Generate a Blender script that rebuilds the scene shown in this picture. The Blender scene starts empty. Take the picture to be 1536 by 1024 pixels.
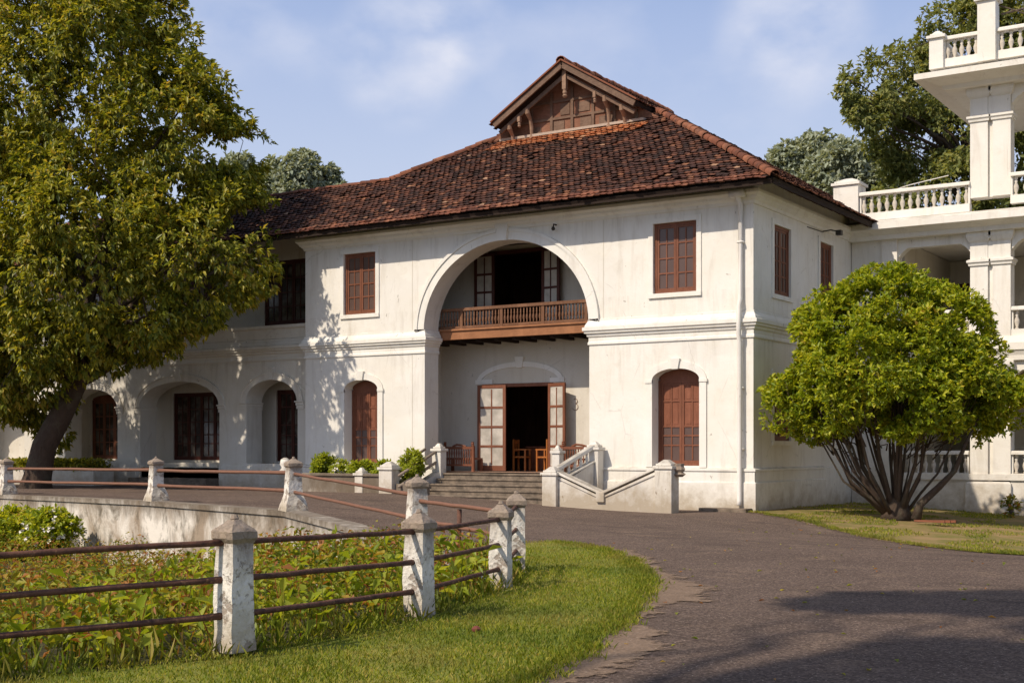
import bpy, bmesh, math, random
import numpy as np
from mathutils import Vector, Matrix, noise
from mathutils.geometry import tessellate_polygon
R = math.radians
random.seed(7); rng = np.random.default_rng(11)
S = bpy.context.scene
C = S.collection

# ------------------------------------------------------------------ camera
cam = bpy.data.cameras.new('camera'); camo = bpy.data.objects.new('camera', cam); C.objects.link(camo)
camo.location = (13.4, -32.3, 1.65)
camo.rotation_euler = (R(90), 0, math.atan2(0.543, 0.84))
cam.sensor_width = 36; cam.lens = 36*1983/1536; cam.shift_y = 160/1536
cam.clip_end = 2000; cam.clip_start = .1
S.camera = camo
# ------------------------------------------------------------------ sky, sun, exposure
SUN_EL, SUN_AZ = 45.0, 20.0           # sun stands to the front left of the facade
sx, sy, sz = -math.sin(R(SUN_AZ))*math.cos(R(SUN_EL)), -math.cos(R(SUN_AZ))*math.cos(R(SUN_EL)), math.sin(R(SUN_EL))
w = bpy.data.worlds.new('World'); S.world = w; w.use_nodes = True
nt = w.node_tree; nt.nodes.clear()
out = nt.nodes.new('ShaderNodeOutputWorld'); bg = nt.nodes.new('ShaderNodeBackground')
sky = nt.nodes.new('ShaderNodeTexSky'); sky.sky_type = 'NISHITA'; sky.sun_disc = False
sky.sun_elevation = R(SUN_EL); sky.sun_rotation = math.atan2(sx, sy)
sky.air_density = 1.0; sky.dust_density = 1.6; sky.ozone_density = 2.2
CLOUDS = [((-0.636, 0.717, 0.284), 2.4, .7), ((-0.587, 0.759, 0.283), 3.0, .75), ((-0.34, 0.892, 0.298), 3.6, 0.9), ((-0.676, 0.668, 0.31), 4.0, 0.5), ((-0.549, 0.78, 0.301), 2.0, 0.5), ((-0.512, 0.839, 0.184), 6, 0.25)]
tc = nt.nodes.new('ShaderNodeTexCoord'); mp = nt.nodes.new('ShaderNodeMapping'); mp.inputs['Scale'].default_value = (1, 1, 1.7)
mp.inputs['Location'].default_value = (3.1, .4, .2)
nz = nt.nodes.new('ShaderNodeTexNoise'); nz.inputs['Scale'].default_value = 4.6; nz.inputs['Detail'].default_value = 7; nz.inputs['Roughness'].default_value = .55
rp = nt.nodes.new('ShaderNodeValToRGB'); rp.color_ramp.elements[0].position = .52; rp.color_ramp.elements[1].position = .80
rp.color_ramp.elements[0].color = (.08, .08, .08, 1); rp.color_ramp.elements[1].color = (.55, .55, .55, 1)
mx = nt.nodes.new('ShaderNodeMix'); mx.data_type = 'RGBA'
mx.inputs[7].default_value = (5.9, 6.1, 7.0, 1)
tint = nt.nodes.new('ShaderNodeMix'); tint.data_type = 'RGBA'; tint.inputs[0].default_value = .55; hz = nt.nodes.new('ShaderNodeValToRGB'); hz.color_ramp.elements[0].position = .18; hz.color_ramp.elements[1].position = .34; hz.color_ramp.elements[0].color = (.47, .53, .68, 1); hz.color_ramp.elements[1].color = (.27, .365, .61, 1)
sc_ = nt.nodes.new('ShaderNodeVectorMath'); sc_.operation = 'SCALE'; sc_.inputs[3].default_value = 10
L = nt.links.new
L(tc.outputs['Generated'], mp.inputs[0]); L(mp.outputs[0], nz.inputs[0]); L(nz.outputs[0], rp.inputs[0])
n2 = nt.nodes.new('ShaderNodeTexNoise'); n2.inputs['Scale'].default_value = 16; n2.inputs['Detail'].default_value = 6; n2.inputs['Roughness'].default_value = .5; L(mp.outputs[0], n2.inputs[0])
r2 = nt.nodes.new('ShaderNodeMapRange'); r2.inputs[1].default_value = .30; r2.inputs[2].default_value = .75; L(n2.outputs[0], r2.inputs[0])
acc = rp.outputs[0]
for dr, rad, k in CLOUDS:
    dt = nt.nodes.new('ShaderNodeVectorMath'); dt.operation = 'DOT_PRODUCT'; dt.inputs[1].default_value = dr; L(tc.outputs['Generated'], dt.inputs[0])
    mr = nt.nodes.new('ShaderNodeMapRange'); mr.interpolation_type = 'SMOOTHSTEP'; mr.inputs[1].default_value = math.cos(R(rad)); mr.inputs[2].default_value = 1.0; mr.inputs[4].default_value = k; L(dt.outputs['Value'], mr.inputs[0])
    m1 = nt.nodes.new('ShaderNodeMath'); m1.operation = 'MULTIPLY'; L(mr.outputs[0], m1.inputs[0]); L(r2.outputs[0], m1.inputs[1])
    m2 = nt.nodes.new('ShaderNodeMath'); m2.operation = 'ADD'; m2.use_clamp = True; L(m1.outputs[0], m2.inputs[0]); L(acc, m2.inputs[1]); acc = m2.outputs[0]
L(acc, mx.inputs[0]); sp_ = nt.nodes.new('ShaderNodeSeparateXYZ'); el = nt.nodes.new('ShaderNodeMapRange'); el.inputs[1].default_value = .30; el.inputs[2].default_value = .75; el.inputs[3].default_value = .8; el.inputs[4].default_value = 0
L(tc.outputs['Generated'], sp_.inputs[0]); L(sp_.outputs[2], hz.inputs[0]); L(hz.outputs[0], sc_.inputs[0]); L(sc_.outputs[0], tint.inputs[7]); L(sp_.outputs[2], el.inputs[0]); L(el.outputs[0], tint.inputs[0])
L(sky.outputs[0], tint.inputs[6]); L(tint.outputs[2], mx.inputs[6]); L(mx.outputs[2], bg.inputs[0]); L(bg.outputs[0], out.inputs[0])
bg.inputs[1].default_value = .13
sun = bpy.data.lights.new('sun', 'SUN'); suno = bpy.data.objects.new('sun', sun); C.objects.link(suno)
sun.energy = 4.4; sun.angle = R(.7); sun.color = (1, .875, .72)
suno.rotation_euler = Vector((sx, sy, sz)).to_track_quat('Z', 'Y').to_euler(); suno.location = (-20, -40, 40)
S.view_settings.view_transform = 'Standard'; S.view_settings.look = 'None'; S.view_settings.exposure = 0; S.view_settings.gamma = 1
S.render.engine = 'CYCLES'; S.cycles.max_bounces = 6; S.cycles.transparent_max_bounces = 6

# ------------------------------------------------------------------ materials
class NB:
    def __init__(s, name, rough=.8):
        s.m = bpy.data.materials.new(name); s.m.use_nodes = True; s.t = s.m.node_tree; s.p = s.t.nodes['Principled BSDF']
        s.p.inputs['Roughness'].default_value = rough; s.p.inputs['Specular IOR Level'].default_value = .3
        s.co = s.t.nodes.new('ShaderNodeTexCoord').outputs['Object']
    def lk(s, a, b):
        if hasattr(a, 'is_output') or isinstance(a, bpy.types.NodeSocket): s.t.links.new(a, b)
        else: b.default_value = a
    def map(s, scale=(1, 1, 1), loc=(0, 0, 0)):
        n = s.t.nodes.new('ShaderNodeMapping'); s.lk(s.co, n.inputs[0]); n.inputs['Scale'].default_value = scale; n.inputs['Location'].default_value = loc
        return n.outputs[0]
    def noise(s, scale, detail=4, rough=.55, vec=None, dist=0):
        n = s.t.nodes.new('ShaderNodeTexNoise'); s.lk(vec or s.co, n.inputs['Vector'])
        n.inputs['Scale'].default_value = scale; n.inputs['Detail'].default_value = detail; n.inputs['Roughness'].default_value = rough; n.inputs['Distortion'].default_value = dist
        return n.outputs['Fac']
    def vor(s, scale, feat='F1', vec=None, out='Distance'):
        n = s.t.nodes.new('ShaderNodeTexVoronoi'); n.feature = feat; s.lk(vec or s.co, n.inputs['Vector']); n.inputs['Scale'].default_value = scale
        return n.outputs[out]
    def ramp(s, fac, stops, interp='LINEAR'):
        n = s.t.nodes.new('ShaderNodeValToRGB'); e = n.color_ramp.elements; n.color_ramp.interpolation = interp
        while len(e) < len(stops): e.new(.5)
        for i, (p, c) in enumerate(stops):
            e[i].position = p; e[i].color = (c, c, c, 1) if not hasattr(c, '__len__') else (*c, 1)
        s.lk(fac, n.inputs[0]); return n.outputs[0]
    def mix(s, f, a, b, mode='MIX'):
        n = s.t.nodes.new('ShaderNodeMix'); n.data_type = 'RGBA'; n.blend_type = mode
        for v, k in ((f, 0), (a, 6), (b, 7)):
            if isinstance(v, tuple): v = (*v, 1)
            s.lk(v, n.inputs[k])
        return n.outputs[2]
    def math(s, op, a, b=0.0):
        n = s.t.nodes.new('ShaderNodeMath'); n.operation = op; s.lk(a, n.inputs[0]); s.lk(b, n.inputs[1]); return n.outputs[0]
    def sep(s, axis):
        n = s.t.nodes.new('ShaderNodeSeparateXYZ'); s.lk(s.co, n.inputs[0]); return n.outputs[axis]
    def rnd(s): return s.t.nodes.new('ShaderNodeNewGeometry').outputs['Random Per Island']
    def bump(s, h, strength=.3, dist=.02):
        n = s.t.nodes.new('ShaderNodeBump'); s.lk(h, n.inputs['Height']); n.inputs['Strength'].default_value = strength; n.inputs['Distance'].default_value = dist
        s.lk(n.outputs[0], s.p.inputs['Normal'])
    def col(s, c):
        if isinstance(c, tuple): c = (*c, 1)
        s.lk(c, s.p.inputs['Base Color']); return s.m

def plaster(name, base=(.81, .785, .725), dirt=.5, ground=None, gh=1.0, stain=(.36, .29, .20), peel=0, ledges=(), foot=None):
    b = NB(name, .85)
    c = b.mix(b.ramp(b.noise(.7, 6, .6), [(.35, 0.), (.7, 1.)]), base, tuple(x*k for x, k in zip(base, (.93, .91, .86))))
    pa = b.ramp(b.noise(.45, 3, .5, b.map((1, 1, 1.3), (7, 3, 2)), .3), [(.52, 0.), (.56, .5*dirt)])       # repainted patches
    c = b.mix(pa, c, tuple(x*.86 for x in base))
    st = b.ramp(b.noise(1.0, 8, .65, b.map((3.2, 3.2, .5)), .4), [(.53, 0.), (.80, .6*dirt)])
    c = b.mix(st, c, stain)
    bl = b.ramp(b.noise(2.1, 9, .7, None, .8), [(.56, 0.), (.76, .65*dirt)])
    c = b.mix(bl, c, tuple(x*k for x, k in zip(base, (.74, .69, .6))))
    for zl, ln in ledges:                                     # rain streaks that start under a ledge
        g = b.math('DIVIDE', b.math('SUBTRACT', zl, b.sep(2)), ln)
        on = b.math('GREATER_THAN', g, 0.0)
        sk = b.ramp(b.noise(1.0, 8, .75, b.map((3.6, 3.6, .3), (zl, 1, 0)), .5), [(.50, 0.), (.75, 1.)])
        f = b.math('MULTIPLY', b.math('MULTIPLY', sk, on), b.ramp(g, [(0., .75*dirt), (.35, .45*dirt), (1., 0.)]))
        c = b.mix(f, c, (.33, .28, .21))
    ch = b.ramp(b.noise(7, 3, .5, b.map((1, 1, .7), (5, 2, 1)), .6), [(.715, 0.), (.735, .8*dirt)])
    c = b.mix(ch, c, (.20, .16, .12))
    cr = b.math('MULTIPLY', b.ramp(b.vor(.55, 'DISTANCE_TO_EDGE', b.mix(.12, b.map((1, 1, .6)), b.noise(3, 5, .6), 'ADD')), [(.0, 1.), (.006, 0.)]), b.ramp(b.noise(.9, 3, .5, b.map((1, 1, 1), (9, 9, 9))), [(.52, 0.), (.58, .8)]))
    if not peel: c = b.mix(b.math('MULTIPLY', cr, dirt*.5), c, (.24, .20, .16))
    if ground is not None:
        g = b.math('SUBTRACT', b.sep(2), ground)
        g = b.math('ADD', b.math('DIVIDE', g, gh), b.math('MULTIPLY', b.math('SUBTRACT', b.noise(2.3, 7, .7), .5), 1.9))
        c = b.mix(b.ramp(g, [(0.0, .85), (.55, .28), (1., 0.)]), c, (.37, .30, .21))
    up_ = b.t.nodes.new('ShaderNodeNewGeometry'); ux = b.t.nodes.new('ShaderNodeSeparateXYZ'); b.t.links.new(up_.outputs['True Normal'], ux.inputs[0])
    tp = b.math('MULTIPLY', b.ramp(ux.outputs[2], [(.55, 0.), (.8, 1.)]), b.ramp(b.noise(1.6, 8, .75), [(.36, .15), (.62, .85)]))
    c = b.mix(b.math('MULTIPLY', tp, min(1, dirt)), c, (.20, .175, .14))
    if foot is not None:                                      # grime creeping down from a cap
        g = b.math('ADD', b.math('DIVIDE', b.math('SUBTRACT', foot, b.sep(2)), .35), b.math('MULTIPLY', b.math('SUBTRACT', b.noise(4, 6, .7, b.map((2, 2, .6))), .5), 2.2))
        c = b.mix(b.ramp(g, [(0.0, .85), (.6, .3), (1., 0.)]), c, (.22, .17, .13))
    if peel:
        pe = b.ramp(b.noise(5.5, 10, .72, None, .3), [(.56-.1*peel, 0.), (.60-.1*peel, .85)])
        c = b.mix(pe, c, b.mix(b.noise(20, 3), (.16, .12, .09), (.42, .34, .27)))
        b.bump(b.math('ADD', b.noise(30, 4), b.math('MULTIPLY', pe, -.6)), .6, .02)
    else:
        b.bump(b.math('ADD', b.noise(4, 5, .6), b.math('MULTIPLY', b.noise(45, 2), .15)), .3, .035)
    return b.col(c)

def wood(name, c1, c2, rough=.55, sc=(14, 14, 1.5)):
    b = NB(name, rough)
    n = b.noise(2.2, 7, .65, b.map(sc), .5)
    c = b.mix(b.ramp(n, [(.3, 0.), (.7, 1.)]), c1, c2)
    c = b.mix(b.ramp(b.noise(.9, 4), [(.45, 0.), (.75, .4)]), c, tuple(x*.5 for x in c1)); c = b.mix(b.ramp(b.noise(1.7, 6, .7, b.map((1, 1, .5), (4, 4, 4))), [(.48, 0.), (.75, .5)]), c, tuple(min(1, x*1.5+.02) for x in c1))
    b.bump(n, .25, .01); return b.col(c)

def leafmat(name, stops, gloss=.45, transl=.35, patch=None):
    b = NB(name, gloss)
    r = b.math('ADD', b.math('MULTIPLY', b.rnd(), .65), b.math('MULTIPLY', b.noise(.55, 4, .6), .55))
    c = b.ramp(r, stops)
    if patch:
        c = b.mix(b.ramp(b.noise(.75, 6, .65, b.map((1, 1, 1), (2, 5, 0)), .3), [(.52, 0.), (.68, .75)]), c, patch[0]); c = b.mix(b.ramp(b.noise(.6, 5, .6, b.map((1, 1, 1), (8, 1, 0)), .3), [(.50, 0.), (.64, .6)]), c, patch[1])
    b.col(c)
    tr = b.t.nodes.new('ShaderNodeBsdfTranslucent'); b.lk(b.mix(1.0, c, (1.5, 1.35, .6), 'MULTIPLY'), tr.inputs[0])
    ms = b.t.nodes.new('ShaderNodeMixShader'); ms.inputs[0].default_value = transl
    o = [n for n in b.t.nodes if n.type == 'OUTPUT_MATERIAL'][0]
    b.t.links.new(b.p.outputs[0], ms.inputs[1]); b.t.links.new(tr.outputs[0], ms.inputs[2]); b.t.links.new(ms.outputs[0], o.inputs[0])
    return b.m

M = {}
M['wall'] = plaster('white_lime_plaster', dirt=.62, ground=.0, gh=.75, ledges=((4.55, 1.5), (8.05, 1.1), (1.08, .8), (5.84, .7)))
M['wall_wing'] = plaster('shade_grey_lime_plaster', (.70, .665, .59), dirt=.8, ground=.25, gh=.9, ledges=((4.55, 1.2), (.9, .5)))  # darker copy of the plaster: tree shade on the wing is in its base colour
M['trim'] = plaster('white_trim_plaster', (.82, .80, .745), dirt=.6)
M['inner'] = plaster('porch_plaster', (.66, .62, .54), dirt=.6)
M['verandah'] = plaster('verandah_plaster', (.81, .78, .72), dirt=.6, ground=-.35, gh=1.6, ledges=((7.95, .9), (4.2, .8), (8.6, .3), (12.7, .3)))
M['stoop'] = plaster('weathered_plaster', (.74, .71, .65), dirt=1.2, ground=.15, gh=1.1, ledges=((1.05, .5),))
M['post'] = plaster('peeling_whitewash', (.80, .765, .70), dirt=.95, ground=.0, gh=.5, peel=.30, foot=.88)
M['cap'] = plaster('mossy_concrete', (.33, .26, .20), dirt=.8, peel=.6, stain=(.10, .08, .06))
b = NB('stained_retaining_wall', .9)
c = b.mix(b.ramp(b.noise(.8, 8, .68, b.map((1, 1, .8)), .5), [(.40, 0.), (.60, 1.)]), (.74, .69, .61), (.33, .26, .19))
c = b.mix(b.ramp(b.noise(1.6, 8, .7, b.map((1.3, 1.3, .8), (3, 1, 0)), .5), [(.49, 0.), (.64, .85)]), c, (.12, .10, .07))
g = b.math('ADD', b.math('DIVIDE', b.math('SUBTRACT', .38, b.sep(2)), .55), b.math('MULTIPLY', b.math('SUBTRACT', b.noise(1.6, 8, .75, b.map((2, 2, .7))), .5), 2.4)); c = b.mix(b.ramp(g, [(0., .85), (.5, .45), (.9, 0.)]), c, (.13, .10, .07))
b.bump(b.noise(9, 6, .7), .5, .03); M['retain'] = b.col(c)
b = NB('worn_stone_step', .9)
c = b.mix(b.ramp(b.noise(3, 8, .75), [(.35, 0.), (.62, 1.)]), (.27, .21, .155), (.10, .08, .06)); b.bump(b.noise(30, 5), .4, .02); M['step'] = b.col(c)
M['floor'] = NB('terracotta_floor', .6).col((.34, .22, .16))
M['frame'] = wood('painted_brown_wood', (.215, .080, .041), (.15, .052, .027))
M['frame_dark'] = wood('dark_brown_wood', (.085, .022, .013), (.05, .014, .009))
M['panel'] = wood('brown_shutter_panel', (.24, .088, .046), (.175, .060, .031))
M['rail_wood'] = wood('weathered_balcony_wood', (.21, .10, .05), (.12, .055, .03), .7)
M['beam'] = wood('balcony_beam_wood', (.34, .15, .065), (.24, .10, .045), .7, (2, 14, 14))
M['gable'] = wood('weathered_gable_boards', (.27, .125, .075), (.16, .07, .042), .85, (2, 10, 12))
M['barge'] = wood('grey_brown_bargeboard', (.20, .125, .085), (.115, .066, .044), .8, (3, 10, 10))
M['carved'] = wood('pale_carved_wood', (.33, .21, .14), (.22, .13, .085), .8, (6, 6, 6))
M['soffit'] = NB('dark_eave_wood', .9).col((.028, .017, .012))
M['chair'] = wood('orange_varnished_wood', (.42, .15, .035), (.30, .09, .02), .4)
M['interior'] = wood('dark_room_panelling', (.13, .055, .032), (.06, .026, .016), .6, (8, 8, .6))
b = NB('shuttered_pane', .35); b.p.inputs['Specular IOR Level'].default_value = .5
c = b.mix(b.noise(2.5, 5), (.125, .075, .06), (.075, .046, .038)); b.bump(b.noise(60, 2), .15, .005); M['pane'] = b.col(c)
b = NB('frosted_pane', .25); c = b.mix(b.ramp(b.noise(2.2, 6, .6), [(.35, 0.), (.65, 1.)]), (.58, .53, .46), (.36, .33, .28)); M['frost'] = b.col(c)
b = NB('dark_pane', .12); b.p.inputs['Specular IOR Level'].default_value = .6
c = b.mix(b.ramp(b.noise(1.7, 3), [(.45, 0.), (.6, 1.)]), (.035, .025, .02), (.13, .11, .09)); M['pane_dark'] = b.col(c)
b = NB('rusty_pipe', .75)
c = b.mix(b.ramp(b.noise(9, 6, .7), [(.35, 0.), (.65, 1.)]), (.055, .026, .02), (.15, .068, .042)); c = b.mix(b.ramp(b.noise(17, 6, .75), [(.56, 0.), (.66, .8)]), c, (.27, .14, .08)); b.bump(b.noise(40, 4), .5, .01); M['rust'] = b.col(c)
b = NB('rust_far', .75); c = b.mix(b.noise(6, 6, .7), (.14, .066, .042), (.25, .125, .08)); M['rust2'] = b.col(c)
M['pipe'] = plaster('white_painted_pipe', (.80, .77, .73), dirt=.3)
M['metal'] = NB('dark_metal', .5).col((.04, .035, .03))
# tiles : every tile is a mesh island and takes its own clay colour
b = NB('clay_roof_tiles', .85)
r = b.rnd(); ns = b.noise(.55, 6, .65, None, .3)
c = b.ramp(r, [(0., (.034, .017, .012)), (.30, (.066, .028, .019)), (.58, (.105, .041, .025)), (.80, (.15, .056, .03)), (.93, (.21, .082, .042)), (.985, (.34, .15, .075)), (1., (.50, .31, .19))])
c = b.mix(b.ramp(ns, [(.40, 0.), (.70, .5)]), c, (.040, .023, .017)); c = b.mix(b.ramp(b.noise(1.0, 7, .7, b.map((2.4, .22, .22)), .3), [(.5, 0.), (.68, .65)]), c, (.028, .020, .016)); c = b.mix(b.ramp(b.noise(1.0, 6, .7, b.map((1.6, .3, .3), (6, 2, 1)), .3), [(.56, 0.), (.72, .4)]), c, (.20, .085, .045))
c = b.mix(b.ramp(b.noise(5, 5, .7), [(.5, 0.), (.8, .35)]), c, (.022, .016, .013))
b.bump(b.noise(35, 4), .35, .01); M['tile'] = b.col(c)
b = NB('red_ridge_tiles', .85)
c = b.ramp(b.rnd(), [(0., (.12, .042, .024)), (.5, (.21, .075, .04)), (.8, (.29, .115, .06)), (1., (.13, .06, .04))])
c = b.mix(b.ramp(b.noise(3, 6, .7), [(.48, 0.), (.7, .8)]), c, (.05, .028, .02)); b.bump(b.noise(25, 4), .4, .015); M['ridge'] = b.col(c)
b = NB('fresh_orange_tiles', .8); c = b.ramp(b.rnd(), [(0., (.30, .10, .04)), (.6, (.44, .15, .055)), (1., (.45, .25, .14))])
M['tile_new'] = b.col(c)
b = NB('lime_mortar', .9); M['mortar'] = b.col(b.mix(b.noise(8, 6, .7), (.56, .47, .38), (.30, .22, .17)))
# ground
b = NB('asphalt', .95); b.p.inputs['Specular IOR Level'].default_value = .08
c = b.mix(b.ramp(b.noise(.35, 6, .6), [(.3, 0.), (.7, 1.)]), (.092, .064, .051), (.138, .098, .078))
c = b.mix(b.ramp(b.noise(26, 5, .8), [(.40, 0.), (.66, .75)]), c, (.215, .165, .135))
c = b.mix(b.ramp(b.noise(19, 5, .8, b.map((1, 1, 1), (3, 3, 3))), [(.33, .85), (.46, 0.)]), c, (.040, .030, .026))
c = b.mix(b.ramp(b.vor(24), [(.10, .9), (.17, 0.)]), c, b.mix(b.vor(24, out='Color'), (.30, .23, .18), (.60, .50, .40)))
c = b.mix(b.ramp(b.noise(1.1, 7, .7, b.map((1, 1, 1), (4, 9, 0)), .6), [(.53, 0.), (.70, .5)]), c, (.25, .18, .13))
c = b.mix(b.ramp(b.noise(.8, 4, .6, b.map((.5, 1.6, 1), (1, 5, 0)), .4), [(.55, 0.), (.68, .5)]), c, (.062, .047, .041))
cr = b.ramp(b.vor(.35, 'DISTANCE_TO_EDGE', b.mix(.25, b.map((1, 1, 1)), b.noise(2.2, 6, .7), 'ADD')), [(.0, .6), (.004, 0.)])
c = b.mix(b.math('MULTIPLY', cr, b.ramp(b.noise(.3, 2), [(.52, 0.), (.6, .6)])), c, (.035, .027, .024))
g_ = b.vor(46, out='Color'); c = b.mix(.62, c, b.mix(1.0, c, b.ramp(g_, [(.0, .25), (.5, .9), (.85, 1.6), (1., 3.0)]), 'MULTIPLY'))
b.bump(b.math('ADD', b.noise(24, 5, .85), b.noise(6, 3)), .8, .025); M['asphalt'] = b.col(c)
b = NB('lawn_soil', .95)
c = b.mix(b.ramp(b.noise(.9, 7, .65), [(.38, 0.), (.62, 1.)]), (.13, .17, .02), (.22, .215, .04))
c = b.mix(b.ramp(b.noise(2.2, 6, .7), [(.6, 0.), (.74, .9)]), c, (.20, .135, .075)); b.bump(b.noise(40, 4), .6, .03); M['lawn'] = b.col(c)
b = NB('dry_lawn', .95)
c = b.mix(b.ramp(b.noise(1.0, 7, .7), [(.42, 0.), (.6, 1.)]), (.16, .145, .035), (.29, .195, .09)); b.bump(b.noise(30, 4), .6, .03); M['dry'] = b.col(c)
b = NB('bare_dirt', .95)
c = b.mix(b.noise(2.5, 8, .7), (.19, .125, .08), (.34, .25, .175)); c = b.mix(b.ramp(b.vor(14), [(.1, .7), (.2, 0.)]), c, (.42, .34, .26))
b.bump(b.noise(16, 6, .7), .6, .03); M['dirt'] = b.col(c)
b = NB('garden_soil', .95); M['soil'] = b.col(b.mix(b.noise(2, 6), (.045, .032, .02), (.075, .075, .02)))
b = NB('earth', .95); M['earth'] = b.col(b.mix(b.noise(.2, 6), (.10, .10, .04), (.16, .12, .07)))
M['stone'] = NB('brick_red_stone', .9).col((.16, .05, .035))
b = NB('bark', .9)
c = b.mix(b.noise(1.6, 8, .7, b.map((3, 3, .8)), .6), (.040, .027, .020), (.14, .095, .066)); c = b.mix(b.ramp(b.noise(2.2, 6, .7), [(.5, 0.), (.7, .6)]), c, (.16, .15, .10)); b.bump(b.noise(5, 8, .75, b.map((2, 2, .45))), 1.0, .12); M['bark'] = b.col(c)
b = NB('pale_bark', .9)
c = b.mix(b.noise(2, 8, .7, b.map((3, 3, .6))), (.075, .052, .038), (.17, .125, .09)); b.bump(b.noise(9, 6, .7), .8, .03); M['bark2'] = b.col(c)
M['leaf_big'] = leafmat('olive_tree_leaves', [(.15, (.045, .07, .010)), (.40, (.13, .16, .018)), (.62, (.26, .27, .03)), (.86, (.42, .38, .045)), (1., (.46, .31, .07))], .4, .42)
M['leaf_bush'] = leafmat('glossy_green_leaves', [(.05, (.05, .085, .008)), (.4, (.19, .265, .015)), (.75, (.38, .42, .024)), (.93, (.55, .53, .055)), (1., (.42, .26, .06))], .4, .45)
M['leaf_hedge'] = leafmat('light_green_leaves', [(.1, (.10, .16, .012)), (.5, (.26, .33, .025)), (1., (.44, .46, .06))], .4, .5)
M['leaf_bg'] = leafmat('distant_olive_leaves', [(.1, (.07, .10, .035)), (.5, (.17, .20, .06)), (.8, (.27, .28, .08)), (1., (.36, .33, .12))], .6, .4)
M['leaf_far'] = leafmat('haze_tinted_leaves', [(.1, (.19, .23, .17)), (.5, (.29, .33, .24)), (1., (.38, .40, .29))], .7, .25)  # distance haze is mixed into these pale leaf colours, no air volume
M['leaf_bed'] = leafmat('garden_bed_leaves', [(.10, (.04, .07, .010)), (.33, (.13, .17, .016)), (.54, (.27, .28, .025)), (.68, (.38, .30, .04)), (.80, (.36, .15, .035)), (1., (.17, .065, .03))], .5, .35)
M['grass'] = leafmat('grass_blades', [(.1, (.085, .13, .010)), (.45, (.175, .225, .015)), (.75, (.31, .32, .03)), (1., (.48, .36, .12))], .6, .4, ((.30, .235, .07), (.075, .12, .012)))
M['flower'] = NB('white_petals', .7).col((.75, .70, .62))

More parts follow.
